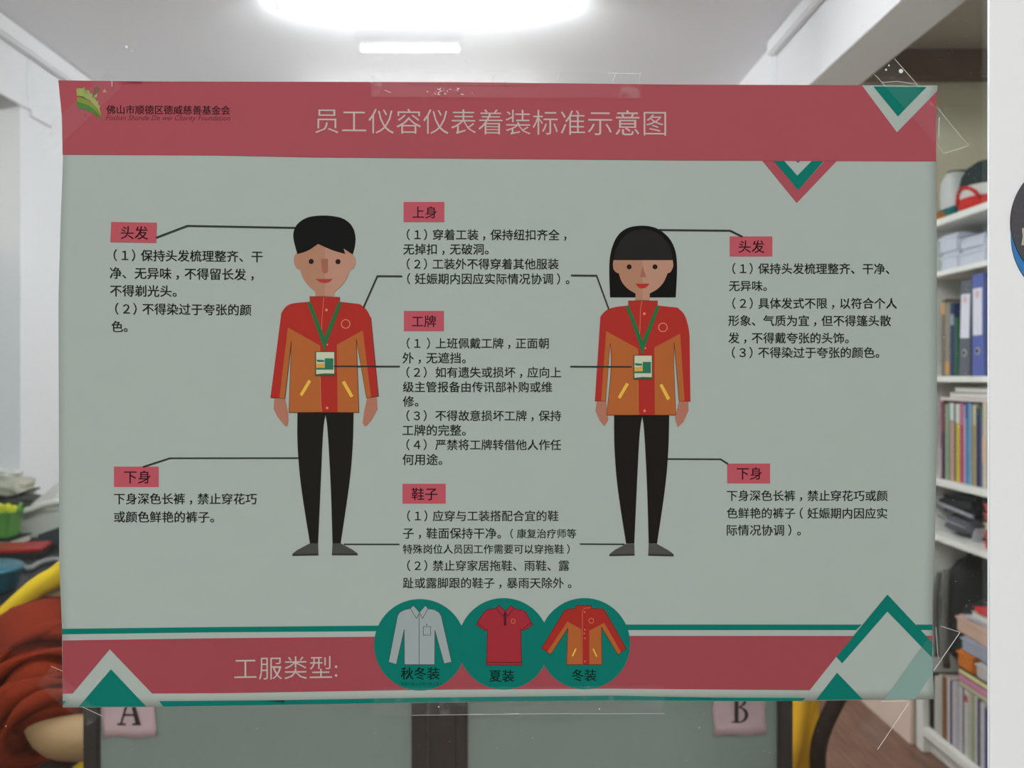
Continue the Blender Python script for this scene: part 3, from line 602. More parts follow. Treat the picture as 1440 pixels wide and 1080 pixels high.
for s, y in (('R', 1.40), ('L', 1.60)):
    i = len(V); V += [Vector((-.93, y, .56)), Vector((-.56, y+(.02 if s == 'R' else -.02), .53)), Vector((-.60, y, .10)), Vector((-.46, y, .055))]; R_ += [.085, .058, .04, .035]
    E_ += [(0, i), (i, i+1), (i+1, i+2), (i+2, i+3)]; kn[s] = (V[i], V[i+1], V[i+2], V[i+3])
# hands: palm then five fingers in the same surface
for w_, sgn in ((8, -1), (11, 1)):
    p = V[w_]; dirv = Vector((1, .12 if sgn < 0 else -.12, -.06)).normalized(); side = Vector((0, 1, 0)); up = Vector((0, 0, 1))
    i = len(V); V.append(p+dirv*.055); R_.append((.030, .016)); E_.append((w_, i))
    for k, (o_, L) in enumerate(((-.03, .065), (-.010, .075), (.010, .070), (.03, .055))):
        q = p+dirv*.085+side*o_; n0 = len(V); V += [q, q+dirv*L*.5-up*.006, q+dirv*L*.95-up*.022]; R_ += [.0095, .0085, .007]; E_ += [(i, n0), (n0, n0+1), (n0+1, n0+2)]
    q = p+dirv*.03-side*sgn*.035; n0 = len(V); V += [q, q+dirv*.035-side*sgn*.012, q+dirv*.06-side*sgn*.004]; R_ += [.012, .010, .008]; E_ += [(w_, n0), (n0, n0+1), (n0+1, n0+2)]
skin('body', V, E_, R_, skinm, per, 2)
# head with face, turned to the right
hm = bmesh.new(); bmesh.ops.create_icosphere(hm, subdivisions=4, radius=1)
for v in hm.verts:
    x, y, z = v.co; v.co = Vector((x*.095*(1+.06*(x > 0)*(z < 0)), y*.076*(1-.18*max(0, -z)), z*.115))
    if abs(y) < .25 and x > .7 and -.45 < z < .15: v.co.x += .022*(1-abs(y)/.25)*(1-abs(z+.18)/.35)*(1 if abs(z+.18) < .35 else 0)
tilt = Matrix.Rotation(math.radians(28), 4, 'Y')
hc = Vector((-.575, 1.395, 1.145))
for v in hm.verts: v.co = hc + tilt @ v.co
hdo = finish(hm, 'head', skinm, per, True)
def onhead(x, y, z): return hc + tilt @ Vector((x, y, z))
for s in (-1, 1):
    lathe('eye', [(0, -.009), (.008, -.005), (.010, 0), (.008, .005), (0, .009)], onhead(.083, s*.028, .008), M('eye white', (230, 228, 222), .3), hdo, 12)
    tube('ear', [onhead(-.005, s*.076, .02), onhead(-.015, s*.084, .0), onhead(-.01, s*.082, -.025), onhead(.002, s*.074, -.035)], [.008, .011, .009, .006], skinm, hdo, 8)
tube('mouth', [onhead(.085, -.022, -.062), onhead(.092, 0, -.064), onhead(.085, .022, -.062)], [.003, .006, .003], M('lips', (160, 90, 80), .5), hdo, 8)
hm = bmesh.new(); bmesh.ops.create_icosphere(hm, subdivisions=4, radius=1)
for v in list(hm.verts):
    x, y, z = v.co
    if x > .45 and z < .45: hm.verts.remove(v); continue
    n = 1+.02*math.sin(x*40)*math.sin(y*37); v.co = hc + tilt @ Vector((x*.106*n-.006, y*.088*n, z*.122*n if z > -.6 else z*.10))
solid(hm, thickness=.006); finish(hm, 'hair', hairm, per, True)
# clothing
upv = [(sR+(eR-sR)*t) for t in (0, .12, .24, .36, .48, .60, .72, .80)]
# bunched sleeve: shirt torso + sleeves as one garment
sv = [pel+Vector((0, 0, -.03)), wai, che, nkb, sR, sL]; sr = [(.150, .150), (.140, .140), (.125, .13), (.098, .098), .084, .084]; se = [(0, 1), (1, 2), (2, 3), (3, 4), (3, 5)]
last = 4
fold = [.074, .064, .074, .062, .072, .061, .071, .062, .066]
for k, t in enumerate((.16, .26, .36, .45, .54, .63, .72, .80, .88)):
    off = Vector((.010*math.sin(k*2.3), -.004, .006*math.cos(k*1.9)))
    sv.append(sR+(eR-sR)*t+off); sr.append(fold[k]); se.append((last, len(sv)-1)); last = len(sv)-1
last = 5
for k, t in enumerate((.3, .6, .9)): sv.append(sL+(eL-sL)*t); sr.append(.062); se.append((last, len(sv)-1)); last = len(sv)-1
skin('shirt', sv, se, sr, shirt, per, 2)
# fold creases of the sleeve: raised ridges of cloth wrapped round the arm
ax = (eR-sR).normalized(); s1 = ax.cross(Vector((0, 1, 0))).normalized(); s2_ = ax.cross(s1)
for k, (t, ti, rr) in enumerate(((.22, .25, .078), (.38, -.2, .077), (.52, .3, .075), (.66, -.15, .073), (.80, .22, .071), (.92, -.05, .064))):
    c0 = sR+(eR-sR)*t; pts = []
    for q in range(28):
        a_ = q*2*math.pi/28; pts.append(c0+(s1*math.cos(a_)+s2_*math.sin(a_))*rr*(1+.03*math.sin(a_*3+k))+ax*(ti*.06*math.sin(a_+k*1.3)+.006*math.sin(a_*2+k*2)))
    tube('sleeve_fold', pts, [.009+.005*math.sin(q*.7+k) for q in range(28)], shirt, per, 8, True)
bandp = [PT(118, 772, 1.36), PT(98, 795, 1.36), PT(80, 811, 1.36), PT(58, 822, 1.36), PT(34, 842, 1.36), PT(10, 865, 1.36), PT(-10, 888, 1.37), PT(-38, 935, 1.38), PT(-60, 990, 1.39)]
tube('collar_band', curve_pts(bandp, 2), .018, yelm, per, 12)
tube('collar_band', [(-.68, 1.38, .99), (-.71, 1.41, 1.035), (-.715, 1.46, 1.035), (-.68, 1.49, .99)], .022, yelm, per, 10)
tube('waist_band', [PT(104, 1112, 1.27), PT(112, 1084, 1.26), PT(130, 1070, 1.25), PT(170, 1066, 1.26)], .012, yelm, per, 10)
tv = [Vector((-1.0, 1.50, .60))]; tr_ = [.14]; te = []
for s in 'RL':
    a0, b0, c0, d0 = kn[s]; i = len(tv); tv += [a0, b0, c0+Vector((0, 0, .03))]; tr_ += [.10, .072, .06]; te += [(0, i), (i, i+1), (i+1, i+2)]
skin('trousers', tv, te, tr_, jean, per, 2)
for s in 'RL':
    c0, d0 = kn[s][2], kn[s][3]; box('shoe', c0.x-.06, c0.x+.20, c0.y-.045, c0.y+.045, 0.0, .085, M('shoe leather', (40, 36, 34), .5), per, bev=.03)
st = empty('stool', (-1.0, 1.5, 0), 'black round stool under the seated person', 'stool')
lathe('seat', [(0, .45), (.15, .45), (.17, .435), (.17, .41), (.15, .40), (0, .40)], (-1.0, 1.5, 0), m_black, st)
for k in range(4):
    a_ = k*math.pi/2+.78; tube('leg', [(-1.0+.10*math.cos(a_), 1.5+.10*math.sin(a_), .41), (-1.0+.18*math.cos(a_), 1.5+.18*math.sin(a_), 0.012)], .012, m_black, st)

# ================================================================ black side desk at left and the things on it
bd = empty('desk', (-1.45, 2.4, 0), 'black desk along the left wall', 'desk')
box('desk_top', -1.82, -1.10, 1.75, 3.30, .72, .75, m_black, bd)
for (x, y) in ((-1.80, 1.77), (-1.14, 1.77), (-1.80, 3.24), (-1.14, 3.24)): box('leg', x, x+.04, y, y+.04, 0, .72, m_black, bd)
box('side_panel', -1.80, -1.12, 1.79, 1.81, .15, .72, m_black, bd)
Z0 = .75
cab = [PT(-30, 800, 2.55), PT(0, 798, 2.52), PT(26, 797, 2.52), PT(34, 799, 2.50), PT(43, 801, 2.48), PT(52, 795, 2.55), PT(66, 789, 2.60), PT(84, 785, 2.62), PT(120, 780, 2.64)]
cab = [Vector((p.x, p.y, Z0+.011)) for p in cab]
props(tube('cable', curve_pts(cab, 2), .0085, M('grey cable', (120, 122, 122), .6)), 'grey cable lying across the front of the black desk', 'cable')
# blue tray
tr = empty('tray', PT(-20, 833, 2.25), 'teal blue round-cornered plastic tray on the black desk at left edge', 'tray'); tr.location.z = Z0
bl = M('teal blue plastic', (12, 84, 100), .35)
cxb, cyb = PX(-32, 2.25), 2.25
lathe('tray_body', [(0, 0), (.085, 0), (.10, .012), (.108, .055), (.112, .06), (.104, .06), (.096, .018), (0, .014)], (cxb, cyb, Z0), bl, tr, 40)
lathe('lid', [(0, .061), (.114, .061), (.116, .066), (.110, .072), (0, .074)], (cxb, cyb, Z0), bl, tr, 40)
# red folder
rf = empty('folder', PT(10, 790, 2.72), 'red folder with black spine lying in front of the green basket', 'folder'); rf.location.z = Z0
rr0 = Matrix.Rotation(math.radians(14), 4, 'Z')
box('cover', PX(-40, 2.72), PX(64, 2.72), 2.64, 2.80, Z0+.001, Z0+.02, m_black, rf, rot=rr0, bev=.004)
box('top_cover', PX(-38, 2.72), PX(62, 2.72), 2.645, 2.79, Z0+.02, Z0+.032, M('dark red vinyl', (150, 28, 34), .3), rf, rot=rr0, bev=.005)
# green basket with yellow things
gm = M('green plastic', (104, 170, 78), .35, var=.05); gx, gy = PX(5, 2.90), 2.88
zt = .028
gb = empty('basket', (gx, gy, Z0+.034), 'green tapered plastic basket holding yellow pieces', 'basket')
bm = bmesh.new(); n = 40; rings = []
for (sc, z) in ((.78, 0), (.80, .004), (1.0, .085), (1.06, .088), (1.06, .094), (.98, .092), (.76, .010)):
    rings.append([bm.verts.new((gx+.072*sc*max(-.82, min(.82, math.cos(k*2*math.pi/n)*1.15)), gy+.055*sc*max(-.82, min(.82, math.sin(k*2*math.pi/n)*1.15)), Z0+.034+z)) for k in range(n)])
for A, B in zip(rings, rings[1:]):
    for k in range(n): bm.faces.new((A[k], A[(k+1) % n], B[(k+1) % n], B[k]))
bm.faces.new(rings[0][::-1]); bm.faces.new(rings[-1]); finish(bm, 'basket_body', gm, gb, True)
tube('handle', [(gx+.058, gy, Z0+.12), (gx+.066, gy, Z0+.135), (gx+.067, gy+.012, Z0+.15), (gx+.06, gy+.03, Z0+.13)], .005, gm, gb, 8)
for i in range(9):
    x = gx-.055+.0135*i; y = gy+random.uniform(-.025, .02); z = Z0+.034+.075+random.uniform(.0, .012)
    o = box('sponge', x-.011, x+.011, y-.012, y+.012, z, z+.03, M('yellow foam', (212, 216, 60), .8), bev=.005, rot=Matrix.Rotation(random.uniform(-.6, .6), 4, 'Y'))
    props(o, 'small yellow piece sticking out of the green basket', 'sponge', 'yellow pieces in the green basket')
bx_under = empty('book', (gx, gy, Z0), 'dark flat book under the green basket', 'book')
box('cover', gx-.09, gx+.075, gy-.07, gy+.07, Z0+.001, Z0+.006, m_black, bx_under); box('pages', gx-.087, gx+.072, gy-.067, gy+.067, Z0+.006, Z0+.028, M('paper edge', (200, 196, 184), .8), bx_under); box('cover', gx-.09, gx+.075, gy-.07, gy+.07, Z0+.028, Z0+.033, m_black, bx_under)
# white open box
wb = empty('storage_box', (PX(40, 3.08), 3.08, Z0), 'white open storage box on the black desk, full of grey things', 'box')
wx0, wx1, wy0, wy1 = -1.815, PX(100, 3.03), 3.00, 3.28; zt = PZ(716, 3.0)
m_wp = M('white plastic', (214, 216, 206), .4, var=.03)
box('box_side', wx0, wx1, wy0, wy0+.01, Z0, zt, m_wp, wb); box('box_side', wx0, wx1, wy1-.01, wy1, Z0, zt, m_wp, wb)
box('box_side', wx0, wx0+.01, wy0, wy1, Z0, zt, m_wp, wb); box('box_side', wx1-.01, wx1, wy0, wy1, Z0, zt, m_wp, wb); box('box_floor', wx0, wx1, wy0, wy1, Z0, Z0+.008, m_wp, wb)
rim = [PT(-60, 700, 2.99), PT(-20, 708, 2.98), PT(10, 716, 2.98), PT(26, 720, 2.98), PT(42, 718, 2.98), PT(56, 712, 2.98), PT(70, 708, 2.98), PT(100, 704, 2.98)]
tube('rolled_rim', curve_pts(rim, 2), .014, m_wp, wb, 10)
# slanting lid panel
lid = bmesh.new(); q = [PT(44, 711, 3.02), PT(58, 700, 3.05), PT(74, 686, 3.09), PT(120, 660, 3.12), PT(120, 706, 3.02), PT(70, 707, 3.02)]
lid.faces.new([lid.verts.new(p) for p in q]); solid(lid, thickness=.006); finish(lid, 'flap', M('flap grey white', (190, 188, 182), .5), wb)
bgm = M('grey film', (178, 176, 160), .5, var=.25, scale=22, bump=.6)
gp = empty('plastic_bag', (PX(20, 3.1), 3.1, .78), 'crumpled pale grey plastic bag piled in the white box', 'bag')
def blob(name, c, r, mat, parent, seed=0, amp=.12, sub=4, fl=None):
    bm = bmesh.new(); bmesh.ops.create_icosphere(bm, subdivisions=sub, radius=1)
    for v in bm.verts:
        x, y, z = v.co; n = 1+amp*(math.sin(x*5+seed)*math.sin(y*6+seed*2)+.5*math.sin(z*9+x*7+seed*3)+.3*math.sin(y*17+seed))
        X, Y, Zz = (math.copysign(abs(t)**.75, t) for t in (x, y, z))
        v.co = Vector((c[0]+X*r[0]*n, c[1]+Y*r[1]*n, c[2]+Zz*r[2]*n))
    return finish(bm, name, mat, parent, True)
blob('bag_body', PT(8, 686, 3.10), (.095, .07, .040), bgm, gp, 1.3)
blob('bag_fold', PT(0, 666, 3.12), (.080, .05, .018), M('pale film', (206, 208, 200), .4, var=.1, scale=25, bump=.5), gp, 2.1)
dkc = empty('pouch', (PX(38, 3.08), 3.08, .80), 'dark grey zipped pouch under the crumpled bag in the white box', 'pouch')
blob('pouch_body', PT(25, 704, 3.09), (.105, .06, .026), M('dark pouch cloth', (66, 66, 60), .8, var=.3, scale=30, bump=.5), dkc, .4)
tube('zip', [PT(-5, 702, 3.02), PT(20, 698, 3.02), PT(40, 690, 3.02), PT(56, 686, 3.03)], .004, m_black, dkc, 8)
# tablet / frame
pf = empty('document_stand', (PX(78, 2.88), 2.88, Z0), 'dark framed white sheet lying tilted beside the white box', 'stand')
rt = Matrix.Rotation(math.radians(16), 4, 'X')
bm = bmesh.new()
for q, nm, mt_, dd in (([(56, 751), (84, 741), (130, 736), (130, 772), (84, 772), (55, 768)], 'frame', M('slate frame', (66, 70, 76), .4), 2.90), ([(60, 755), (84, 748), (126, 742), (126, 762), (84, 763), (58, 764)], 'sheet', M('bluish paper', (204, 206, 222), .6), 2.893)):
    bm = bmesh.new(); bm.faces.new([bm.verts.new(PT(x, y, dd)) for x, y in q]); solid(bm, thickness=.012 if nm == 'frame' else .004); finish(bm, nm, mt_, pf)

# ================================================================ chair with yellow vest at right
ch = empty('office_chair', (.52, 1.72, 0), 'black office chair with curved arm loop at the right of the screens', 'chair')
dC = 1.5
armp = [PT(1262, 900, dC+.04), PT(1225, 925, dC+.02), PT(1188, 965, dC), PT(1166, 1005, dC), PT(1152, 1040, dC), PT(1149, 1075, dC), PT(1156, 1120, dC+.01), PT(1135, 1190, dC+.05), PT(1060, 1210, dC+.1)]
tube('arm_loop', curve_pts(armp, 2), .0145, M('black plastic', (20, 20, 20), .5), ch, 14)
armq = [p+Vector((0, .45, 0)) for p in armp]; tube('arm_loop', curve_pts(armq, 2), .0145, MC['black plastic'], ch, 14)
cxm = .42
box('seat', .22, .66, 1.56, 1.90, .42, .50, M('black fabric', (28, 28, 30), .9), ch, bev=.03)
bm = bmesh.new(); g = []
box('backrest', .17, .215, 1.53, 1.95, .56, .98, MC['black fabric'], ch, bev=.02)
tube('back_stem', [(.19, 1.74, .60), (.17, 1.74, .46), (.28, 1.74, .41)], .016, MC['black plastic'], ch)
tube('gas_lift', [(.42, 1.74, .42), (.42, 1.74, .12)], .028, MC['black plastic'], ch)
for k in range(5):
    a_ = k*2*math.pi/5+.3; ex, ey = .42+.27*math.cos(a_), 1.74+.27*math.sin(a_)
    tube('base_leg', [(.42, 1.74, .13), (ex, ey, .075)], [.024, .016], MC['black plastic'], ch)
    tube('caster', [(ex-.012, ey, .029), (ex+.012, ey, .029)], .027, MC['black plastic'], ch, 14)
# vest: cloth hanging inside the arm loop
bm = bmesh.new(); g = []
for i in range(15):
    row = []
    for k in range(17):
        u, v = i/14, k/16
        x = PX(1045, 1.49)+(PX(1180, 1.49)-PX(1045, 1.49))*u*(1-.30*v); z = PZ(930, 1.49)+(PZ(1160, 1.49)-PZ(930, 1.49))*v
        row.append(bm.verts.new((x, 1.525+.012*math.sin(u*14+v*3)+.01*math.sin(v*8), z)))
    g.append(row)
for i in range(14):
    for k in range(16): bm.faces.new((g[i][k], g[i+1][k], g[i+1][k+1], g[i][k+1]))
solid(bm, thickness=.004)
props(finish(bm, 'vest', M('amber yellow cloth', (236, 178, 44), .85, var=.08, scale=20, bump=.3), smooth=True), 'amber yellow vest hanging on the black office chair', 'vest')

# ================================================================ bookcase at right
XF = 1.56
bc = empty('bookcase', (1.71, 2.3, 0), 'white open bookcase crammed with files and books along the right wall', 'bookcase')
box('side_panel', XF, 1.88, 2.90, 2.945, 0, 1.93, m_white, bc); box('side_panel', XF, 1.88, 1.75, 1.79, 0, 1.93, m_white, bc)
box('back_panel', 1.87, 1.885, 1.79, 2.90, 0, 1.93, M('back board', (190, 186, 172), .7), bc)
SH = [(1.905, .024), (1.722, .018), (1.357, .020), (.998, .023), (.802, .020), (.092, .030)]
for z, t in SH: box('shelf', XF-.002, 1.87, 1.79, 2.90, z-t, z, m_white, bc)
box('plinth', XF+.03, 1.87, 1.79, 2.90, 0, .06, m_white, bc)
def by(px, X=1.585): return F*X/(px-CX)
def zz(py, px, X=1.585): return PZ(py, by(px, X))
pgm = M('page edges', (214, 206, 190), .85, var=.06, scale=200)
def book(px0, px1, z0, h, rgb, label, depth=.19, X=1.58, group='books and magazines in the bookcase', lean=0, top=None, cat='book'):
    """upright book, spine towards the room; px0/px1 = far and near spine edges"""
    y1, y0 = by(px0, X), by(px1, X); y1 -= .001
    t = empty('book' if cat == 'book' else 'magazine', (X+depth/2, (y0+y1)/2, z0), label, cat, group)
    m = M('cover %d %d %d' % rgb, rgb, .55, var=.12, scale=40)
    bm = bmesh.new(); th = y1-y0; b = min(.002, th*.2)
    addbox(bm, X, X+.003, y0, y1, z0, z0+h, b); addbox(bm, X+.001, X+depth, y0, y0+b, z0, z0+h); addbox(bm, X+.001, X+depth, y1-b, y1, z0, z0+h)
    finish(bm, 'cover', m, t)
    box('pages', X+.004, X+depth-.004, y0+b, y1-b, z0+.002, z0+h-.003, pgm, t, bev=0)
    if top:
        box('spine_label', X-.0012, X, y0+.001, y1-.001, z0+h*top[1], z0+h*top[2], M('cover %d %d %d' % top[0], top[0], .55), t, bev=0)
    return t
def flat(px0, px1, z0, z1, rgb, label, X=1.58, depth=.2, cat='book', name='book', rot=0, page=None, soft_=False):
    y1, y0 = by(px0, X), by(px1, X)
    t = empty(name, (X+depth/2, (y0+y1)/2, z0), label, cat)
    m = M('cover %d %d %d' % rgb, rgb, .55, var=.1, scale=40); th = z1-z0; r = Matrix.Rotation(math.radians(rot), 4, 'Z') if rot else None
    if page:
        b = min(.003, th*.2)
        box('cover', X, X+depth, y0, y1, z0, z0+b, m, t, bev=0, rot=r); box('cover', X, X+depth, y0, y1, z1-b, z1, m, t, bev=0, rot=r)
        box('pages', X+.002, X+depth-.002, y0+.003, y1-.003, z0+b, z1-b, M('cover %d %d %d' % page, page, .8), t, bev=0, rot=r)
    else:
        box('body', X, X+depth, y0, y1, z0, z1, m, t, bev=min(.006, th*.3), rot=r)
        box('lid_lip', X-.003, X+depth+.003, y0-.003, y1+.003, z1-th*.25, z1-th*.12, m, t, bev=.001, rot=r)
    return t
# --- top shelf
z = 1.905
tb = empty('paper_bag', (1.668, 2.845, z), 'white paper bag with teal and orange foot on the top shelf', 'bag')
bm = bmesh.new(); gx, gy = 1.668, 2.845
wv = [(.062, .045, .045), (.064, .048, .10), (.060, .044, .14), (.050, .030, .165), (.047, .024, .172)]
rings = [[bm.verts.new((gx+a*math.copysign(abs(math.cos(k*math.pi/16))**.5, math.cos(k*math.pi/16)), gy+b*math.copysign(abs(math.sin(k*math.pi/16))**.5, math.sin(k*math.pi/16)), z+c)) for k in range(32)] for a, b, c in wv]
for A, B in zip(rings, rings[1:]):
    for k in range(32): bm.faces.new((A[k], A[(k+1) % 32], B[(k+1) % 32], B[k]))
bm.faces.new(rings[-1]); finish(bm, 'bag_body', M('white bag paper', (206, 208, 206), .7), tb, True)
box('teal_foot', gx-.064, gx+.005, gy-.05, gy+.05, z, z+.047, M('teal print', (16, 112, 112), .7), tb, bev=.006)
box('orange_foot', gx-.10, gx-.064, gy-.02, gy+.05, z, z+.03, M('orange print', (200, 120, 40), .7), tb, bev=.006)
box('orange_foot', gx+.005, gx+.064, gy-.05, gy+.05, z, z+.047, MC['orange print'], tb, bev=.006)
tube('dark_rim', [(gx+.045*math.cos(k*math.pi/12), gy+.024*math.sin(k*math.pi/12), z+.174) for k in range(24)], .004, m_black, tb, 8, True)
hx, hy = 1.675, 2.69
ht = empty('padded_hat', (hx, hy, z), 'round hat-like bag with dark crown, white band and red base on the top shelf', 'hat')
lathe('base', [(0, 0), (.095, 0), (.106, .012), (.108, .040), (.104, .048)], (hx, hy, z), M('red felt', (196, 44, 38), .9, bump=.3), ht, sx=.9, sy=.9)
lathe('band', [(.104, .046), (.107, .055), (.106, .078), (.100, .086)], (hx, hy, z), M('white felt', (214, 212, 206), .9), ht, sx=.9, sy=.9)
lathe('crown', [(.100, .084), (.103, .092), (.096, .125), (.078, .152), (.05, .170), (.02, .177), (0, .178)], (hx, hy, z), M('dark speckled wool', (38, 50, 50), .95, var=.5, scale=150, bump=.5), ht, sx=.9, sy=.9)
ar = [Vector((hx-.100*math.cos(a_), hy-.100*math.sin(a_), z+zq)) for a_, zq in ((-.35, .030), (-.25, .062), (-.05, .078), (.2, .080), (.5, .066), (.7, .035))]
tube('strap', curve_pts(ar, 2), .006, MC['red felt'], ht, 8)
# --- second shelf: white boxes
z = 1.722
wbm = (206, 210, 222)
for (p0, p1, z0, z1, lb, dp) in ((1323, 1347.5, z, z+.062, 'lower pale paper pack at the far end of the second shelf', .22), (1321, 1347, z+.0625, z+.128, 'upper pale paper pack at the far end of the second shelf', .21),
                             (1349, 1386, z, z+.055, 'lower grey white carton on the second shelf', .22), (1350, 1385, z+.0555, z+.098, 'upper grey white carton on the second shelf', .2)):
    flat(p0, p1, z0, z1, wbm, lb, cat='box', name='carton', depth=dp, X=1.59)
flat(1388, 1402, z, z+.07, (220, 196, 168), 'beige small box at the near end of the second shelf', cat='box', name='carton', X=1.6)
flat(1388, 1401, z+.0705, z+.11, (20, 104, 108), 'teal small box on the beige one on the second shelf', cat='box', name='carton', X=1.6)
# --- binders
z = 1.357
def binder(px0, px1, hgt, rgb, label, lean=0, X=1.58):
    y1, y0 = by(px0, X), by(px1, X); yc = (y0+y1)/2
    t = empty('ring_binder', (X, yc, z), label, 'binder', 'ring binders on the third shelf')
    del t['group']
    m = M('binder %d %d %d' % rgb, rgb, .5, var=.06)
    bm = bmesh.new(); addbox(bm, 0, .006, y0-yc, y1-yc, 0, hgt, .002); addbox(bm, .003, .27, y0-yc, y0-yc+.004, 0, hgt, .001); addbox(bm, .003, .27, y1-yc-.004, y1-yc, 0, hgt, .001)
    def fin(bm, nm, mm):
        me = bpy.data.meshes.new(nm); bmesh.ops.recalc_face_normals(bm, faces=bm.faces); bm.to_mesh(me); bm.free(); me.materials.append(mm)
        o = bpy.data.objects.new(nm, me); COL.objects.link(o); o.parent = t; return o
    fin(bm, 'cover', m); w_ = y1-y0
    bm = bmesh.new(); addbox(bm, .010, .24, y0-yc+.008, y1-yc-.008, .006, hgt-.02); fin(bm, 'papers', pgm)
    bm = bmesh.new(); addbox(bm, -.0015, 0, -w_*.40, w_*.40, hgt*.40, hgt*.86, .0005); lb = fin(bm, 'spine_label', M('label paper', (232, 232, 242), .6))
    bm = bmesh.new(); n = 20
    for (r0, r1) in ((.008, .0115), (.0, .0045)):
        for k in range(n):
            a, b = k*2*math.pi/n, (k+1)*2*math.pi/n; P = lambda r, a: (-.0022, r*math.cos(a), hgt*.80+r*math.sin(a))
            if r0: bm.faces.new([bm.verts.new(p) for p in (P(r0, a), P(r1, a), P(r1, b), P(r0, b))])
            else: bm.faces.new([bm.verts.new(p) for p in ((-.0022, 0, hgt*.80), P(r1, a), P(r1, b))])
    fin(bm, 'label_stamp', M('stamp red', (226, 160, 160), .6))
    bm = bmesh.new(); bmesh.ops.create_cone(bm, cap_ends=True, segments=20, radius1=.012, radius2=.012, depth=.002, matrix=Matrix.Translation((-.001, 0, hgt*.245)) @ Matrix.Rotation(math.pi/2, 4, 'Y')); fin(bm, 'finger_ring', M('ring steel', (190, 190, 194), .4))
    bm = bmesh.new(); bmesh.ops.create_cone(bm, cap_ends=True, segments=20, radius1=.008, radius2=.008, depth=.0028, matrix=Matrix.Translation((-.0014, 0, hgt*.245)) @ Matrix.Rotation(math.pi/2, 4, 'Y')); fin(bm, 'finger_hole', m_black)
    t.rotation_euler = (math.radians(lean), 0, 0)
    return t
binder(1348, 1363.5, .318, (92, 98, 106), 'grey ring binder leaning slightly, second from the far end', lean=2.2)
binder(1367, 1383, .332, (88, 100, 172), 'blue ring binder with white label on the third shelf')
binder(1389, 1405, .318, (104, 104, 110), 'grey ring binder at the near end of the third shelf')
book(1336, 1341.5, z, .25, (34, 52, 92), 'navy book on the third shelf beside the green one', top=((150, 160, 170), .7, .85))
book(1341.5, 1346.5, z, .20, (40, 96, 66), 'green book on the third shelf against the grey binder')
book(1323, 1329, z, .27, (120, 110, 96), 'brown book standing at the far end of the third shelf', top=((206, 160, 110), .80, .95))
book(1329, 1335.5, z, .255, (146, 138, 124), 'stone grey folder on the third shelf with orange foot', top=((200, 150, 90), .03, .2))
# --- fourth shelf: upright books + flat ones on top
z = .998; hb = .272
specs = [(1321, 1324.5, .270, (150, 110, 120), ((196, 172, 176), .0, .4)), (1324.5, 1329, .275, (110, 50, 66), ((60, 44, 70), .0, .6)), (1329, 1332.5, .262, (150, 172, 140), None), (1332.5, 1336, .268, (118, 142, 104), None),
         (1336, 1341.5, .268, (196, 150, 146), ((206, 220, 220), .78, 1.0)), (1341.5, 1344, .26, (50, 92, 62), None), (1344, 1349.5, .265, (206, 184, 62), ((214, 220, 206), .76, 1.0)),
         (1349.5, 1355, .27, (176, 62, 106), ((186, 110, 150), .72, 1.0)), (1355, 1357, .262, (206, 200, 196), None), (1357, 1361.5, .272, (70, 124, 176), ((54, 96, 160), .8, 1.0)), (1361.5, 1365.5, .27, (120, 164, 196), None),
         (1365.5, 1369, .262, (150, 140, 96), None), (1369, 1372.5, .268, (176, 156, 112), ((206, 206, 180), .74, .98)), (1372.5, 1378, .255, (30, 40, 84), None), (1378, 1381.5, .265, (92, 104, 136), ((60, 108, 70), .84, 1.0)),
         (1381.5, 1386.5, .275, (214, 196, 170), ((226, 190, 150), .3, .6)), (1386.5, 1390, .275, (190, 184, 184), None), (1390, 1394, .272, (206, 216, 170), None), (1394, 1400, .27, (120, 120, 140), None)]
names = ['pale mauve', 'dark red', 'pale sage', 'olive sage', 'pink with pale top', 'thin dark green', 'yellow with pale top', 'magenta', 'thin off-white', 'blue', 'light blue', 'olive', 'tan with pale top', 'navy', 'grey blue with green top', 'cream', 'light grey', 'pale green', 'slate']
for (a, b, hh, rgb, tp), nm in zip(specs, names): book(a, b, z, hh, rgb, nm+' book standing upright on the fourth shelf', top=tp)
flat(1322, 1398, z+.2755, z+.287, (214, 190, 190), 'pinkish magazine lowest of three lying on the upright books', depth=.2, cat='magazine', name='magazine', page=(226, 222, 214))
flat(1334, 1399, z+.2875, z+.304, (220, 214, 206), 'off-white magazine in the middle of three lying on the upright books', depth=.2, cat='magazine', name='magazine', page=(226, 222, 214), rot=-1.5)
flat(1343, 1400, z+.306, z+.32, (206, 204, 200), 'grey white magazine topmost of three lying on the upright books', depth=.19, cat='magazine', name='magazine', page=(228, 224, 214), rot=2)
# --- fifth shelf
z = .802
lb = empty('laptop_bag', (1.72, 2.80, z), 'black laptop bag with grey edge lying on the fifth shelf', 'bag')
bk = M('black nylon', (30, 31, 34), .7, var=.2, scale=60, bump=.3)
box('bag_body', 1.60, 1.84, 2.655, 2.885, z+.085, z+.145, bk, lb, bev=.018, rot=Matrix.Rotation(math.radians(-5), 4, 'X')); tube('grey_edge', [(1.595, 2.655, z+.088), (1.592, 2.77, z+.098), (1.595, 2.885, z+.105)], .007, M('silver trim', (150, 152, 158), .5), lb)
gpz = empty('pouch', (1.72, 2.79, z), 'grey cloth pouch lying under the black laptop bag', 'pouch')
blob('pouch_body', (1.715, 2.785, z+.040), (.12, .095, .036), M('grey pouch cloth', (92, 92, 98), .85, var=.2, scale=50, bump=.4), gpz, 1.1, .07)
tube('zip', [(1.592, 2.70, z+.045), (1.588, 2.78, z+.052), (1.592, 2.86, z+.06)], .003, MC['silver trim'], gpz, 8)
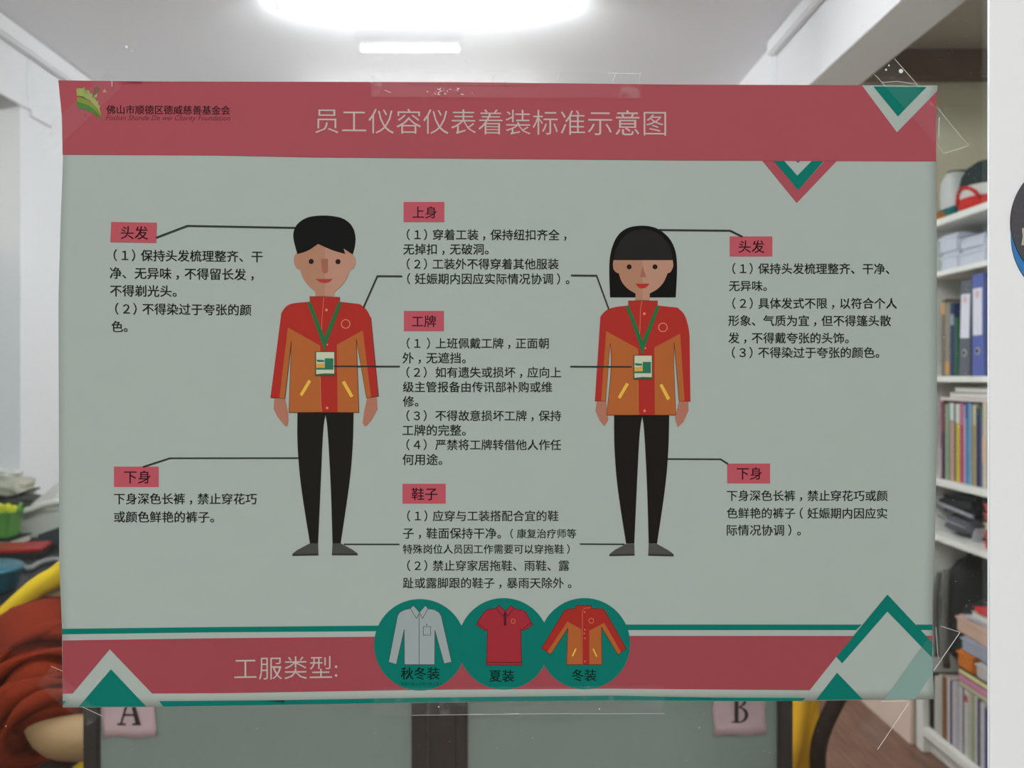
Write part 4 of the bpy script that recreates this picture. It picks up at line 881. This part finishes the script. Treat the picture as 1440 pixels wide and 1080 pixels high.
for k in range(5):
    rgb = (206, 62, 52) if k != 2 else (222, 196, 150)
    o = flat(1384, 1412, z+.0005+k*.030, z+.029+k*.030, rgb, ('red' if k != 2 else 'cream')+' folded packet, '+('lowest', 'second from bottom', 'middle', 'second from top', 'topmost')[k]+' of the stack on the fifth shelf', cat='packet', name='packet', depth=.2, rot=(k % 3-1)*2)
props(box('paper_slip', 1.60, 1.64, 2.665, 2.669, z+.001, z+.055, M('slip', (206, 206, 216), .6), rot=Matrix.Rotation(.5, 4, 'X')), 'small white slip leaning between the grey pouch and red packets', 'paper')
# --- bottom compartment
z = .092
bfx = empty('box_file', (1.70, 2.86, z), 'black box file at the far end of the bottom shelf', 'file')
box('body', 1.585, 1.80, by(1313, 1.585), 2.895, z, z+.20, bk, bfx, bev=.003); box('lid', 1.58, 1.585, by(1313, 1.585)-.001, 2.896, z+.005, z+.195, bk, bfx)
ms = [(1313.5, 1319.5, .20, (196, 194, 186), 'off-white'), (1319.5, 1324.5, .215, (190, 188, 178), 'stone white'), (1324.5, 1331.5, .22, (132, 92, 66), 'brown'), (1331.5, 1335.5, .22, (206, 204, 198), 'white beside the brown one'), (1335.5, 1338.5, .22, (52, 64, 110), 'thin navy'),
      (1338.5, 1344, .222, (200, 190, 190), 'pinkish white'), (1344, 1349, .222, (178, 178, 186), 'bluish grey'), (1349, 1353, .222, (206, 202, 196), 'ivory'), (1353, 1355.5, .22, (110, 116, 140), 'thin grey blue'), (1355.5, 1361, .222, (206, 204, 196), 'white with red mark'),
      (1361, 1366, .222, (186, 190, 176), 'pale sage grey'), (1366, 1370, .222, (160, 164, 130), 'olive edged'), (1370, 1374, .222, (200, 200, 196), 'pale grey'), (1374, 1378, .218, (84, 84, 104), 'charcoal blue'), (1378, 1384, .215, (196, 194, 196), 'grey white'),
      (1384, 1391, .205, (50, 46, 100), 'indigo'), (1391, 1397, .205, (196, 190, 176), 'sand')]
for a, b, hh, rgb, nm in ms: book(a, b, z, hh, rgb, nm+' magazine standing upright on the bottom shelf', cat='magazine', group='magazines on the bottom shelf', top=((190, 90, 80), .82, .92) if 'red mark' in nm else None)
z = .3145
flat(1348, 1393, z, z+.020, (140, 132, 96), 'khaki book lowest of the pile lying on the bottom row magazines', page=(196, 190, 160))
flat(1347, 1391, z+.0205, z+.040, (206, 130, 168), 'pink book in the pile lying on the bottom row magazines', page=(214, 140, 176))
flat(1347, 1391, z+.0405, z+.062, (96, 92, 60), 'dark olive book with yellow page edges above the pink book', page=(226, 222, 160))
z = z+.0625
flat(1372, 1395, z, z+.052, (196, 192, 188), 'pale rounded pack above the olive book', cat='packet', name='packet')
flat(1346, 1369, z, z+.060, (206, 118, 44), 'orange packet above the olive book', cat='packet', name='packet', depth=.18)
z += .061
flat(1352, 1396, z, z+.052, (166, 170, 182), 'blue grey stack of sheets under the cream carton', cat='paper', name='paper_stack', rot=2)
flat(1344, 1396, z+.053, z+.112, (212, 178, 158), 'pinkish cream carton under the white booklet on the bottom compartment', cat='box', name='carton', rot=-3)
z += .1135
flat(1358, 1397, z, z+.014, (190, 192, 206), 'lavender grey folder on the cream carton', cat='folder', name='folder', rot=3)
flat(1366, 1398, z+.0145, z+.034, (206, 204, 194), 'off-white booklet under the red folder', page=(226, 222, 210), rot=-2)
flat(1369, 1398, z+.0345, z+.056, (206, 58, 60), 'red folder topmost of the pile in the bottom compartment', cat='folder', name='folder', rot=4)
bp = empty('backpack', (1.75, 2.85, .315), 'dark grey backpack with a top loop standing on the bottom row magazines', 'backpack')
bpm = M('dark backpack nylon', (46, 45, 42), .8, var=.25, scale=40, bump=.4)
blob('pack_body', (1.725, 2.838, .525), (.125, .048, .195), bpm, bp, .6, .05)
blob('front_pocket', (1.725, 2.785, .46), (.10, .022, .12), bpm, bp, 1.9, .05)
tube('strap', curve_pts([(1.60, 2.815, .68), (1.585, 2.80, .62), (1.582, 2.80, .50), (1.586, 2.80, .38), (1.60, 2.82, .34)], 2), .012, M('strap webbing', (96, 94, 88), .8), bp, 10)
tube('strap', curve_pts([(1.60, 2.865, .66), (1.585, 2.86, .60), (1.582, 2.86, .48), (1.588, 2.86, .36)], 2), .009, MC['strap webbing'], bp, 10)
tube('top_loop', curve_pts([(1.66, 2.80, .695), (1.655, 2.79, .735), (1.70, 2.785, .768), (1.75, 2.79, .735), (1.76, 2.80, .69)], 3), .007, bk, bp, 10)
